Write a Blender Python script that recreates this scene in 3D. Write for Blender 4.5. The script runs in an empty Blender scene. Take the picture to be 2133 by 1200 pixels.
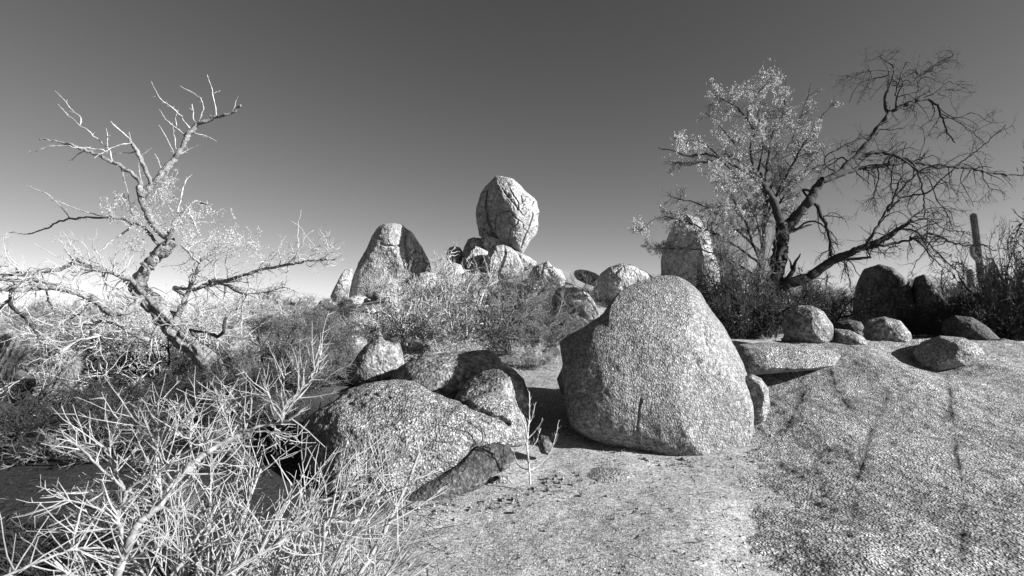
import bpy, bmesh, math
import numpy as np
from mathutils import Vector

# ------------------------------------------------------------------ camera, sky, sun
SC = bpy.context.scene
F = 1185.0                      # focal length in pixels of the 2133 px wide photograph
CAMZ = 1.55
PITCH = math.atan(50 / F)
cam_d = bpy.data.cameras.new('camera')
cam_d.lens = 20.0
cam_d.sensor_width = 36.0
cam_d.clip_start = 0.05
cam_d.clip_end = 6000
cam_d.dof.use_dof = True
cam_d.dof.focus_distance = 9.0
cam_d.dof.aperture_fstop = 9.0
cam = bpy.data.objects.new('camera', cam_d)
SC.collection.objects.link(cam)
cam.location = (0, 0, CAMZ)
cam.rotation_euler = (math.radians(90) + PITCH, 0, 0)
SC.camera = cam

SUN_AZ = math.radians(109)      # clockwise from +Y
SUN_EL = math.radians(21.5)
world = bpy.data.worlds.new('World')
SC.world = world
world.use_nodes = True
nt = world.node_tree
nt.nodes.clear()
sky = nt.nodes.new('ShaderNodeTexSky')
sky.sky_type = 'NISHITA'
sky.sun_disc = False
sky.sun_elevation = SUN_EL
sky.sun_rotation = SUN_AZ
sky.altitude = 900
sky.air_density = 0.8
sky.dust_density = 1.0
sky.ozone_density = 3.0
sep = nt.nodes.new('ShaderNodeSeparateColor')   # black and white film behind a red filter
bg = nt.nodes.new('ShaderNodeBackground')
bg.inputs['Strength'].default_value = 0.051
wo = nt.nodes.new('ShaderNodeOutputWorld')
nt.links.new(sky.outputs[0], sep.inputs[0])
pw = nt.nodes.new('ShaderNodeMath'); pw.operation = 'POWER'; pw.inputs[1].default_value = 1.25     # contrast of the filtered film
ml = nt.nodes.new('ShaderNodeMath'); ml.operation = 'MULTIPLY'; ml.inputs[1].default_value = 0.624 ** -0.25
nt.links.new(sep.outputs[0], pw.inputs[0]); nt.links.new(pw.outputs[0], ml.inputs[0])
nt.links.new(ml.outputs[0], bg.inputs['Color'])
nt.links.new(bg.outputs[0], wo.inputs[0])

sun_d = bpy.data.lights.new('sun', 'SUN')
sun_d.energy = 5.0
sun_d.angle = math.radians(0.5)
sun_d.color = (1.0, 1.0, 1.0)
sun = bpy.data.objects.new('sun', sun_d)
SC.collection.objects.link(sun)
sv = Vector((math.sin(SUN_AZ) * math.cos(SUN_EL), math.cos(SUN_AZ) * math.cos(SUN_EL), math.sin(SUN_EL)))
sun.rotation_euler = sv.to_track_quat('Z', 'Y').to_euler()
sun.location = sv * 30

SC.view_settings.view_transform = 'Standard'
SC.view_settings.look = 'None'
SC.view_settings.exposure = 1.33
SC.view_settings.gamma = 1.0
SC.view_settings.use_curve_mapping = False
SC.render.engine = 'CYCLES'
SC.cycles.max_bounces = 5
SC.cycles.diffuse_bounces = 3

# ------------------------------------------------------------------ pixel and noise helpers
ZOOM = {'p': (1, 0, 0), '1': (2.4, 0, 100), '2': (1.875, 0, 560), '3': (2.609, 640, 340), '4': (1.935, 1300, 80),
        '5': (2.3077, 600, 680), '6': (2.608, 1140, 540), '7': (1.875, 1500, 560), '8': (4.8, 940, 350),
        'A': (4, 0, 560), 'B': (4, 330, 560), 'C': (3.75, 1880, 420), 'D': (4.6156, 640, 560),
        'E': (4.6167, 900, 540), 'F': (2.857, 0, 780), 'G': (2.857, 400, 780), 'H': (4, 1300, 420)}


def Z(k, pts):
    s, ox, oy = ZOOM[k]
    return [(ox + x / s, oy + y / s) for x, y in pts]


def ray(px, py):
    px = np.asarray(px, float); py = np.asarray(py, float)
    u = (600 - py) / F
    return np.stack([(px - 1066.5) / F, math.cos(PITCH) - u * math.sin(PITCH), math.sin(PITCH) + u * math.cos(PITCH)], -1)


CAM = np.array([0, 0, CAMZ])


def at(px, py, Y):
    r = ray(px, py)
    return CAM + r * (np.asarray(Y, float) / r[..., 1])[..., None]


_pr = np.random.default_rng(7)
PERM = _pr.permutation(256)
PERM = np.concatenate([PERM, PERM, PERM])
GR = _pr.normal(size=(256, 3)); GR /= np.linalg.norm(GR, axis=1)[:, None]


def pn(P, seed=0):
    P = P + seed * 17.31
    i = np.floor(P).astype(int); f = P - i
    w = f * f * f * (f * (f * 6 - 15) + 10)
    i &= 255
    out = 0
    for dx in (0, 1):
        for dy in (0, 1):
            for dz in (0, 1):
                h = PERM[PERM[PERM[(i[:, 0] + dx) & 255] + ((i[:, 1] + dy) & 255)] + ((i[:, 2] + dz) & 255)]
                g = GR[h]
                d = f - np.array([dx, dy, dz])
                ww = (w[:, 0] if dx else 1 - w[:, 0]) * (w[:, 1] if dy else 1 - w[:, 1]) * (w[:, 2] if dz else 1 - w[:, 2])
                out = out + ww * (g * d).sum(1)
    return out * 1.6


def fbm(P, o=4, seed=0, gain=0.5):
    a = 1.0; s = 0
    for k in range(o):
        s = s + a * pn(P * 2.03 ** k, seed + k * 3)
        a *= gain
    return s


# ------------------------------------------------------------------ mesh helpers
def mesh_np(name, V, Fc, smooth=True):
    """V (N,3); Fc (M,k) one polygon size"""
    me = bpy.data.meshes.new(name)
    V = np.asarray(V, np.float32); Fc = np.asarray(Fc, np.int32)
    me.vertices.add(len(V)); me.vertices.foreach_set('co', V.ravel())
    k = Fc.shape[1]
    me.loops.add(Fc.size); me.loops.foreach_set('vertex_index', Fc.ravel())
    me.polygons.add(len(Fc))
    me.polygons.foreach_set('loop_start', np.arange(0, Fc.size, k, dtype=np.int32))
    me.polygons.foreach_set('loop_total', np.full(len(Fc), k, np.int32))
    me.polygons.foreach_set('use_smooth', np.full(len(Fc), smooth))
    me.update(calc_edges=True)
    return me


def link(name, me, mat=None, parent=None, loc=(0, 0, 0)):
    o = bpy.data.objects.new(name, me)
    SC.collection.objects.link(o)
    o.location = loc
    if mat is not None and me is not None and not me.materials:
        me.materials.append(mat)
    if parent is not None:
        o.parent = parent
    return o


def tag(o, label=None, cat=None, group=None, kind=None):
    if label: o['label'] = label
    if cat: o['category'] = cat
    if group: o['group'] = group
    if kind: o['kind'] = kind
    return o


def empty(name, loc, label, cat, group=None):
    o = bpy.data.objects.new(name, None)
    SC.collection.objects.link(o)
    o.location = loc
    return tag(o, label, cat, group)


# ------------------------------------------------------------------ materials
def newmat(name):
    m = bpy.data.materials.new(name); m.use_nodes = True
    n = m.node_tree; b = n.nodes['Principled BSDF']
    return m, n, b


def val_ramp(n, src, lo, hi, a, b):
    r = n.nodes.new('ShaderNodeMapRange')
    r.inputs['From Min'].default_value = lo; r.inputs['From Max'].default_value = hi
    r.inputs['To Min'].default_value = a; r.inputs['To Max'].default_value = b
    n.links.new(src, r.inputs['Value'])
    return r.outputs[0]


def mth(n, op, a, b):
    m = n.nodes.new('ShaderNodeMath'); m.operation = op
    for i, v in enumerate((a, b)):
        if isinstance(v, (int, float)): m.inputs[i].default_value = v
        else: n.links.new(v, m.inputs[i])
    return m.outputs[0]


def tex(n, kind, co, scale, feat=None, detail=None, rough=None, dist=None):
    t = n.nodes.new('ShaderNodeTexNoise' if kind == 'n' else 'ShaderNodeTexVoronoi')
    t.inputs['Scale'].default_value = scale
    if feat: t.feature = feat
    if detail is not None: t.inputs['Detail'].default_value = detail
    if rough is not None: t.inputs['Roughness'].default_value = rough
    if dist is not None and kind == 'n': t.inputs['Distortion'].default_value = dist
    n.links.new(co, t.inputs['Vector'])
    return t


def granite(name, base, grain=70, contrast=0.55, patch=1.2, bump=0.5, dark=0.5, cracks=0, streak=0, pits=0.5, soil=False, bd=0.02, gap=0.0):
    m, n, b = newmat(name)
    g = n.nodes.new('ShaderNodeNewGeometry' if soil else 'ShaderNodeTexCoord')
    co = g.outputs['Position'] if soil else g.outputs['Object']
    # slightly warped coordinates
    if gap:      # crystals are not round: bend the cell pattern
        wn = tex(n, 'n', co, grain * 0.5, detail=2)
        wa = n.nodes.new('ShaderNodeMixRGB'); wa.blend_type = 'ADD'; wa.inputs[0].default_value = 1.1 / grain
        n.links.new(co, wa.inputs[1]); n.links.new(wn.outputs[1], wa.inputs[2])
        v = tex(n, 'v', wa.outputs[0], grain)
    else:
        v = tex(n, 'v', co, grain)
    bwn = n.nodes.new('ShaderNodeSeparateColor'); n.links.new(v.outputs['Color'], bwn.inputs[0])
    cell = val_ramp(n, bwn.outputs[0], 0, 1, 1 - contrast, 1 + contrast * 0.75)
    v2 = tex(n, 'v', co, grain * 0.37)
    bw2 = n.nodes.new('ShaderNodeSeparateColor'); n.links.new(v2.outputs['Color'], bw2.inputs[0])
    cell2 = val_ramp(n, bw2.outputs[1], 0, 1, 1 - contrast * 0.45, 1 + contrast * 0.35)
    nf = tex(n, 'n', co, grain * 0.55, detail=4, rough=0.75)
    fleck = val_ramp(n, nf.outputs[0], 0.38, 0.62, 1 - contrast * 1.1, 1 + contrast * 1.1)
    nz = tex(n, 'n', co, patch, detail=6, rough=0.62)
    pt = val_ramp(n, nz.outputs[0], 0.33, 0.67, 1 - dark, 1 + dark * 0.35)
    nm = tex(n, 'n', co, grain * 0.16, detail=5, rough=0.7)
    mid = val_ramp(n, nm.outputs[0], 0.3, 0.7, 1 - pits, 1 + pits * 0.6)
    col = mth(n, 'MULTIPLY', mth(n, 'MULTIPLY', cell, cell2), mth(n, 'MULTIPLY', pt, mid))
    col = mth(n, 'MULTIPLY', mth(n, 'MULTIPLY', col, fleck), base)
    if gap:
        col = mth(n, 'MULTIPLY', col, val_ramp(n, v.outputs['Distance'], 0.30, 0.62, 1.18, 1 - gap))
        h0 = val_ramp(n, v.outputs['Distance'], 0.3, 0.7, 0.0, -0.2)
    col = mth(n, 'MINIMUM', col, 0.85)
    h = mth(n, 'ADD', mth(n, 'MULTIPLY', v.outputs['Distance'], -0.5), mth(n, 'MULTIPLY', nm.outputs[0], 1.3))
    h = mth(n, 'ADD', h, mth(n, 'MULTIPLY', bwn.outputs[1], 0.35))
    h = mth(n, 'ADD', h, mth(n, 'MULTIPLY', nf.outputs[0], 0.8))
    if gap: h = mth(n, 'ADD', h, h0)
    if cracks:
        nd = tex(n, 'n', co, cracks * 2.2, detail=3)
        ad = n.nodes.new('ShaderNodeMixRGB'); ad.blend_type = 'ADD'; ad.inputs[0].default_value = 0.55 / cracks
        n.links.new(co, ad.inputs[1]); n.links.new(nd.outputs[1], ad.inputs[2])
        vc = tex(n, 'v', ad.outputs[0], cracks, feat='DISTANCE_TO_EDGE')
        cr = val_ramp(n, vc.outputs['Distance'], 0.0, 0.022, 0.0, 1.0)
        # cracks open only here and there
        ng = tex(n, 'n', co, cracks * 0.7, detail=2)
        gate = val_ramp(n, ng.outputs[0], 0.50, 0.58, 1.0, 0.0)
        cr = mth(n, 'MAXIMUM', cr, gate)
        h = mth(n, 'ADD', h, mth(n, 'MULTIPLY', cr, 2.5))
        col = mth(n, 'MULTIPLY', col, val_ramp(n, cr, 0, 1, 0.35, 1.0))
    if streak:
        mp = n.nodes.new('ShaderNodeMapping'); mp.inputs['Scale'].default_value = (1, 1, 0.15)
        n.links.new(co, mp.inputs[0])
        ns = tex(n, 'n', mp.outputs[0], streak, detail=4, rough=0.6)
        col = mth(n, 'MULTIPLY', col, val_ramp(n, ns.outputs[0], 0.36, 0.6, 0.78, 1.05))
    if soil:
        # left of the sandy wash: dark litter plus shade put into the colour, noise border
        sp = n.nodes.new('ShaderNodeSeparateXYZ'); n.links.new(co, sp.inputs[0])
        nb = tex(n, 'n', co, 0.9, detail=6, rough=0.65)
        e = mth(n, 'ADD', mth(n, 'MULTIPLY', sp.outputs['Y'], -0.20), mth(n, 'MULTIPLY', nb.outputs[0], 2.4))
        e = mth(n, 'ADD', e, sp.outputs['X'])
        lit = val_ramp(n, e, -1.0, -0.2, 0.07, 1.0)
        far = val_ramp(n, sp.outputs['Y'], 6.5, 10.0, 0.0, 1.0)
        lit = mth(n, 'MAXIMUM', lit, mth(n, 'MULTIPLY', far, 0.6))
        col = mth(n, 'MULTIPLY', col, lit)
    if name == 'granite_slab':
        nv = tex(n, 'n', co, 0.9, detail=5, rough=0.7, dist=0.6)
        mpv = n.nodes.new('ShaderNodeMapping'); mpv.inputs['Scale'].default_value = (1.6, .35, .6); mpv.inputs['Rotation'].default_value = (0, 0, -.3)
        n.links.new(co, mpv.inputs[0]); n.links.new(mpv.outputs[0], nv.inputs['Vector'])
        col = mth(n, 'MULTIPLY', col, val_ramp(n, nv.outputs[0], 0.36, 0.62, 0.66, 1.12))
        at_ = n.nodes.new('ShaderNodeAttribute'); at_.attribute_name = 'stain'
        col = mth(n, 'MULTIPLY', col, val_ramp(n, at_.outputs['Fac'], 0, 1, 1.0, 0.25))
    cb = n.nodes.new('ShaderNodeCombineColor')
    for i in range(3): n.links.new(col, cb.inputs[i])
    n.links.new(cb.outputs[0], b.inputs['Base Color'])
    b.inputs['Roughness'].default_value = 0.9
    b.inputs['Specular IOR Level'].default_value = 0.25
    bp = n.nodes.new('ShaderNodeBump'); bp.inputs['Strength'].default_value = bump
    bp.inputs['Distance'].default_value = bd
    n.links.new(h, bp.inputs['Height']); n.links.new(bp.outputs[0], b.inputs['Normal'])
    return m


def bark(name, base, scale=30, contrast=0.5, bump=0.6, bd=0.012):
    m, n, b = newmat(name)
    g = n.nodes.new('ShaderNodeTexCoord'); co = g.outputs['Object']
    nz = tex(n, 'n', co, scale, detail=5, rough=0.65)
    n2 = tex(n, 'n', co, scale * 0.12, detail=2)
    c = mth(n, 'MULTIPLY', val_ramp(n, nz.outputs[0], 0.3, 0.7, base * (1 - contrast), base * (1 + contrast)),
            val_ramp(n, n2.outputs[0], 0.35, 0.65, 0.75, 1.2))
    cb = n.nodes.new('ShaderNodeCombineColor')
    for i in range(3): n.links.new(c, cb.inputs[i])
    n.links.new(cb.outputs[0], b.inputs['Base Color'])
    b.inputs['Roughness'].default_value = 0.85
    b.inputs['Specular IOR Level'].default_value = 0.2
    bp = n.nodes.new('ShaderNodeBump'); bp.inputs['Strength'].default_value = bump; bp.inputs['Distance'].default_value = bd
    n.links.new(nz.outputs[0], bp.inputs['Height']); n.links.new(bp.outputs[0], b.inputs['Normal'])
    return m


M_near = granite('granite_coarse', 0.29, grain=48, contrast=0.48, patch=1.6, bump=1.0, dark=0.3, pits=0.5, bd=0.03, gap=0.22)
M_boulder = granite('granite_boulder', 0.245, grain=50, contrast=0.42, patch=1.3, bump=0.8, dark=0.14, pits=0.2, streak=1.1, bd=0.026, gap=0.12)
M_slab = granite('granite_slab', 0.375, grain=50, contrast=0.42, patch=0.8, bump=1.0, dark=0.3, pits=0.45, bd=0.026, gap=0.22)
M_mid = granite('granite_mid', 0.242, grain=26, contrast=0.45, patch=1.2, bump=0.9, dark=0.35, bd=0.04)
M_far = granite('granite_pale', 0.358, grain=11, contrast=0.28, patch=0.7, bump=0.9, dark=0.3, cracks=1.0, pits=0.3, bd=0.09)
M_shade = granite('granite_shaded', 0.137, grain=30, contrast=0.5, patch=1.2, bump=0.9, dark=0.4, bd=0.035)  # darker copy of the granite, shade of the shaded rocks put into its colour
M_dark = granite('granite_dark', 0.089, grain=40, contrast=0.5, patch=1.2, bump=0.8, dark=0.45, bd=0.03)  # dark granite; holds the shade of the undercut strip in its colour
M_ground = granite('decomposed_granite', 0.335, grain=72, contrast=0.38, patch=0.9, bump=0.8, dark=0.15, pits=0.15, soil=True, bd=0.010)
M_barkpale = bark('bark_pale', 0.220, 30, 0.6, 1.0, 0.035)
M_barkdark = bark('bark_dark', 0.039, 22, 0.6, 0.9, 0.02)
M_twigpale = bark('twig_pale', 0.378, 60, 0.25)
M_twigmid = bark('twig_grey', 0.142, 60, 0.3)
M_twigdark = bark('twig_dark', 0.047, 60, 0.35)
M_thorn = bark('thorn_twig', 0.294, 40, 0.25, 0.3, 0.003)
M_leafpale = bark('leaf_pale', 0.368, 8, 0.2, 0)
M_leafsoft = bark('leaf_soft', 0.48, 8, 0.35, 0)
M_leafmid = bark('leaf_grey', 0.158, 8, 0.3, 0)
M_cactus = bark('cactus_skin', 0.126, 12, 0.35, 0.3)
M_thornstem = bark('thorn_stem', 0.21, 45, 0.5, 0.8, 0.004)
M_grass = bark('dry_stalk', 0.220, 30, 0.3, 0)

# ------------------------------------------------------------------ ground height field
CP = []
for px, py, Y in [
    (900, 1200, 3.34), (1300, 1200, 3.34), (1100, 1100, 4.1), (1450, 1100, 4.1), (1300, 1000, 5.2), (1450, 955, 6.0),
    (1560, 960, 5.8), (1200, 880, 6.8), (1100, 850, 7.6), (1120, 780, 9.0), (850, 1080, 4.3), (640, 1050, 4.6),
    (1620, 725, 9.0), (1900, 715, 10.0), (1700, 690, 14), (2100, 680, 14),
    (1650, 1200, 3.34), (1650, 1000, 5.1), (1650, 1100, 4.0),
    (460, 800, 8.0), (300, 850, 7.0), (100, 860, 7.0), (100, 1000, 4.6), (100, 1200, 3.3), (500, 1200, 3.3), (400, 950, 5.0),
    (200, 740, 13), (500, 730, 13), (200, 690, 25), (50, 668, 60), (400, 672, 45), (-200, 700, 20),
    (720, 800, 8.5), (700, 730, 12.5), (850, 705, 14), (1000, 690, 15), (1150, 690, 14), (1000, 620, 23), (900, 630, 22), (1100, 600, 26),
    (920, 585, 30), (1060, 540, 33), (1000, 560, 33), (780, 610, 35), (700, 640, 31), (1200, 620, 26), (1300, 625, 30), (1430, 590, 32),
    (1550, 640, 28), (1750, 640, 30), (2030, 635, 35), (2200, 640, 30)]:
    CP.append(at(px, py, Y))
CP += [np.array(v, float) for v in [(3.2, 5, -.02), (4.5, 5, 0), (6, 5, .02), (2.5, 3, -.02), (4, 3, -.05), (3.9, 7, .25), (5.5, 7, .25), (5, 9.2, .6), (8, 10, .7), (8, 6, .1), (0, 0, 0), (-3, 0, 0), (3, 0, 0.05), (0, -12, 0), (-12, -10, 0), (12, -10, 0.3), (-2, 1.8, 0), (2, 1.5, 0.02),
                                   (-20, 3, .2), (20, 3, 1.0), (-60, 10, .8), (60, 10, 1), (0, -60, 0.6), (-60, 60, .8), (60, 60, .8), (0, 60, .8),
                                   (-18, 46, 0.9), (12, 46, 1.2), (0, 50, 1.0)]]
CP = np.array(CP)


def zs(x, y):
    # height of the bedrock that rises towards the right and the back
    t = np.clip((x - 1.2) / 2.6, 0, 1); t = t * t * (3 - 2 * t)
    yy = np.minimum(y, 9.25)
    f = 0.045 * (yy - 3.3) + 0.034 * np.maximum(0, yy - 4.5) ** 2
    return f * (0.25 + 0.75 * t) - 0.04 * np.maximum(0, y - 9.25)


def on_slab(px, py, off=0.0):
    rr = ray(px, py); ys = np.linspace(1.5, 14, 2600)
    P = CAM + rr * (ys / rr[1])[:, None]
    k = np.argmax(P[:, 2] <= zs(P[:, 0], P[:, 1]) + off)
    return P[k] if k > 0 else P[np.argmin(P[:, 2] - zs(P[:, 0], P[:, 1]))]


def _tps(r2): return np.where(r2 > 0, r2 * np.log(np.maximum(r2, 1e-12)), 0)


def _fit(C, reg):
    n_ = len(C)
    A = np.zeros((n_ + 3, n_ + 3))
    d2 = ((C[:, None, :2] - C[None, :, :2]) ** 2).sum(-1)
    A[:n_, :n_] = _tps(d2) + np.eye(n_) * reg
    A[:n_, n_] = 1; A[:n_, n_ + 1:] = C[:, :2]
    A[n_, :n_] = 1; A[n_ + 1:, :n_] = C[:, :2].T
    return np.linalg.solve(A, np.concatenate([C[:, 2], np.zeros(3)]))


WT = _fit(CP, 2.0)


def gz(x, y, rough=True):
    x = np.atleast_1d(np.asarray(x, float)); y = np.atleast_1d(np.asarray(y, float))
    out = np.zeros(x.shape)
    xf = x.ravel(); yf = y.ravel(); of = out.ravel()
    for s in range(0, len(xf), 50000):
        xx = xf[s:s + 50000]; yy = yf[s:s + 50000]
        d2 = (xx[:, None] - CP[None, :, 0]) ** 2 + (yy[:, None] - CP[None, :, 1]) ** 2
        of[s:s + 50000] = _tps(d2) @ WT[:-3] + WT[-3] + WT[-2] * xx + WT[-1] * yy
    wr = np.clip((xf - 0.30 * yf) / np.maximum(0.13 * abs(yf), 0.2), 0, 1) * np.clip((yf - 1) / 1.5, 0, 1) * np.clip((10.5 - yf) / 1.2, 0, 1)
    wr = wr * wr * (3 - 2 * wr)
    of[:] = of * (1 - wr) + wr * (zs(xf, yf) - 0.03)
    r = np.sqrt(xf ** 2 + yf ** 2)
    k = np.clip((r - 42) / 25, 0, 1); k = k * k * (3 - 2 * k)
    of[:] = of * (1 - k) + 0.8 * k
    if rough:
        P = np.stack([xf, yf, 0 * xf], 1)
        near = np.clip(1.4 - r / 30, 0, 1)
        of += near * (0.035 * fbm(P * 0.9, 4, 5) + 0.008 * fbm(P * 6, 3, 9)) + 0.15 * (1 - near) * fbm(P * 0.15, 3, 11)
    return of.reshape(x.shape)


def g1(x, y): return float(gz([x], [y])[0])


def sheet(name, xs, ys, fn, mat):
    X, Yg = np.meshgrid(xs, ys)
    Zg = fn(X, Yg)
    V = np.stack([X, Yg, Zg], -1).reshape(-1, 3)
    nx, ny = len(xs), len(ys)
    i = np.arange((nx - 1) * (ny - 1)); r, c = i // (nx - 1), i % (nx - 1)
    a = r * nx + c
    return link(name, mesh_np(name, V, np.stack([a, a + 1, a + nx + 1, a + nx], 1)), mat)


def spread(lo, hi, n, k=4.0, c=0.0):
    t = np.linspace(-1, 1, n)
    s = np.sinh(k * t) / math.sinh(k)
    return np.where(s < 0, c + (c - lo) * s, c + (hi - c) * s)


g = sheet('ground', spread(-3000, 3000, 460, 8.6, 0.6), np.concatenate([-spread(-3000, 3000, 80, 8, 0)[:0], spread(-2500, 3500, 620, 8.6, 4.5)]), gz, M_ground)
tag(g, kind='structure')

# ------------------------------------------------------------------ rocks
_ICO = {}


def ico(n):
    if n not in _ICO:
        bm = bmesh.new(); bmesh.ops.create_icosphere(bm, subdivisions=n, radius=1)
        V = np.array([v.co[:] for v in bm.verts]); Fc = np.array([[v.index for v in f.verts] for f in bm.faces])
        bm.free(); _ICO[n] = (V, Fc)
    return _ICO[n]


def polar(outl, phi):
    """distance from the origin to a closed outline in each direction phi (largest hit)"""
    A = np.array(outl); B = np.roll(A, -1, 0)
    out = np.zeros(len(phi))
    dx, dy = np.cos(phi), np.sin(phi)
    for (ax, ay), (bx, by) in zip(A, B):
        ex, ey = bx - ax, by - ay
        den = dx * ey - dy * ex
        den = np.where(abs(den) < 1e-9, 1e-9, den)
        t = (ax * ey - ay * ex) / den
        s = (ax * dy - ay * dx) / den
        ok = (s >= -1e-6) & (s <= 1 + 1e-6) & (t > 0)
        out = np.where(ok, np.maximum(out, t), out)
    return out


def crackfield(p, line):
    best = np.full(len(p), 9e9)
    L = np.array(line)
    for a, b in zip(L[:-1], L[1:]):
        ab = b - a
        t = np.clip(((p - a) @ ab) / (ab @ ab), 0, 1)
        best = np.minimum(best, np.linalg.norm(p - (a + t[:, None] * ab), axis=1))
    return best


def rock(name, label, cat, outline, Y, thick, mat, seed=1, sub=6, p=2.5, lean=0.0, noise=0.05, facets=6, cut=0.8, cracks=(), front=1.0, group=None,
         freq=1.3, parent=None, smooth=2, yaw=0.0, planes=(), shrink=1.0):
    O = np.array(outline, float)
    # centre of the outline
    c = np.array([(O[:, 0].min() + O[:, 0].max()) / 2, (O[:, 1].min() + O[:, 1].max()) / 2])
    c = 0.5 * c + 0.5 * O.mean(0)
    C = at(c[0], c[1], Y)
    vd = C - CAM; vd /= np.linalg.norm(vd)
    e1 = np.cross(vd, [0, 0, 1.0]); e1 /= np.linalg.norm(e1)
    e3 = np.cross(e1, vd)

    def plane(pts):
        pts = np.array(pts, float)
        r = ray(pts[:, 0], pts[:, 1])
        t = ((C - CAM) @ vd) / (r @ vd)
        W = CAM + r * t[:, None] - C
        return np.stack([W @ e1, W @ e3], 1)
    OP = plane(O)
    ph = np.linspace(-math.pi, math.pi, 361)[:-1]
    R = polar(OP, ph)
    for _ in range(smooth):
        R = 0.25 * np.roll(R, 1) + 0.5 * R + 0.25 * np.roll(R, -1)
    R = R * shrink
    V, Fc = ico(sub)
    phi = np.arctan2(V[:, 2], V[:, 0]); cc = np.hypot(V[:, 0], V[:, 2]); ss = V[:, 1]
    fr = (phi + math.pi) / (2 * math.pi) * 360
    i0 = np.floor(fr).astype(int) % 360; tt = fr - np.floor(fr)
    Rv = R[i0] * (1 - tt) + R[(i0 + 1) % 360] * tt
    k = 1 / (cc ** p + abs(ss) ** p) ** (1 / p)
    T = np.where(ss < 0, thick * front, thick)
    u = Rv * cc * k * np.cos(phi); v = Rv * cc * k * np.sin(phi); w = T * ss * k
    rg = np.random.default_rng(seed)
    sz = float(R.mean())
    # planar faces worn into the side that faces the viewer and the top
    for _ in range(facets):
        nn = rg.normal(size=3); nn[1] = -abs(nn[1]) - 0.5 if rg.random() < 0.8 else abs(nn[1]) + 0.5
        nn /= np.linalg.norm(nn)
        q = (u / sz) * nn[0] + (w / max(T.max(), 1e-6)) * nn[1] + (v / sz) * nn[2]
        d = q.max() * cut * rg.uniform(0.95, 1.06)
        ex = np.maximum(q - d, 0) * 0.9
        w = w - ex * nn[1] * thick
        u = u - ex * nn[0] * sz * 0.35; v = v - ex * nn[2] * sz * 0.2
    for (a_, b_, c_, d_) in planes:
        nn = np.array([a_, b_, c_], float); nn /= np.linalg.norm(nn)
        q = (u / sz) * nn[0] + (w / T.max()) * nn[1] + (v / sz) * nn[2]
        ex = np.maximum(q - q.max() * d_, 0) * 0.85
        w = w - ex * nn[1] * thick * 1.3; u = u - ex * nn[0] * sz * 0.45; v = v - ex * nn[2] * sz * 0.45
    w = w + lean * v + yaw * u
    Pn = np.stack([u, w, v], 1)
    q = Pn / sz * freq
    side = 0.35 + 0.65 * abs(ss)            # keep the outline
    n1 = fbm(q + seed, 4, seed) * noise * sz * side
    n2 = (1 - abs(pn(q * 1.7 + 5, seed + 40)) * 2.2) * noise * sz * 0.35 * side
    n3 = fbm(q * 7, 3, seed + 9) * noise * sz * 0.16
    dirn = Pn / np.maximum(np.linalg.norm(Pn, axis=1)[:, None], 1e-6)
    Pn = Pn + dirn * (n1 - np.abs(n2) * 0.3 + n2 * 0.5 + n3)[:, None]
    for line, wd, dp in cracks:
        Lp = plane(line)
        pw = np.stack([u, v], 1) + 0.02 * sz * np.stack([pn(q * 5, 71), pn(q * 5, 72)], 1)
        dd = crackfield(pw, Lp)
        a = np.where(ss < 0.1, dp * np.exp(-(dd / wd) ** 2), 0)
        Pn[:, 1] += a
    W = Pn[:, :1] * e1 + Pn[:, 1:2] * vd + Pn[:, 2:3] * e3
    me = mesh_np(name, W, Fc)
    o = link(name, me, mat, parent, C)
    if cat: tag(o, label, cat, group)
    return o


# --- the great boulder and its pieces
rock('boulder', 'huge smooth pear-shaped granite boulder standing on the gravel at centre right', 'boulder',
     Z('6', [(300, 300), (335, 235), (378, 178), (440, 128), (520, 85), (600, 60), (690, 52), (770, 68), (840, 110), (880, 160), (900, 220), (950, 280),
             (1010, 350), (1045, 430), (1080, 500), (1110, 570), (1125, 640), (1140, 740), (1140, 850), (1130, 970), (1110, 1075), (1060, 1115), (900, 1165),
             (820, 1155), (730, 1135), (640, 1105), (580, 1075), (520, 1050), (440, 1035), (360, 1010), (280, 985), (200, 940), (140, 890), (125, 800),
             (110, 700), (92, 620), (98, 560), (125, 480), (180, 400), (240, 345)]), 6.75, 0.9, M_boulder, seed=3, sub=8, shrink=.965, smooth=14, p=2.7, lean=0.2, yaw=0.26, planes=[(.78, -.4, .45, .74), (-.1, -.75, .65, .8), (.5, -.85, -.1, .86)], noise=0.028,
     facets=0, cut=0.84, front=0.9, freq=1.5,
     cracks=[(Z('6', [(520, 740), (512, 850), (510, 900), (508, 960), (516, 1010)]), 0.011, 0.022),
             (Z('6', [(860, 270), (850, 330), (840, 400), (850, 470), (870, 520)]), 0.03, 0.02),
             (Z('6', [(770, 520), (790, 560), (800, 600)]), 0.03, 0.02)])
rock('boulder_flake', 'narrow split flake of rock leaning against the left side of the huge boulder', 'rock',
     Z('6', [(66, 450), (115, 410), (200, 372), (310, 345), (380, 380), (300, 500), (200, 560), (150, 660), (135, 780), (75, 730), (52, 650), (85, 580), (75, 520)]),
     7.2, 0.35, M_boulder, seed=12, sub=7, p=2.4, noise=0.04, facets=3)
rock('boulder_shoulder', 'small knob of rock at the right foot of the huge boulder', 'rock',
     Z('6', [(1060, 640), (1110, 625), (1160, 645), (1200, 700), (1210, 800), (1185, 880), (1130, 905), (1060, 900)]), 6.6, 0.28, M_boulder, seed=17, sub=6, noise=0.08)

def foot(px, py, thick):
    return float(on_slab(px, py)[1] + thick * 0.6)


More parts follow.
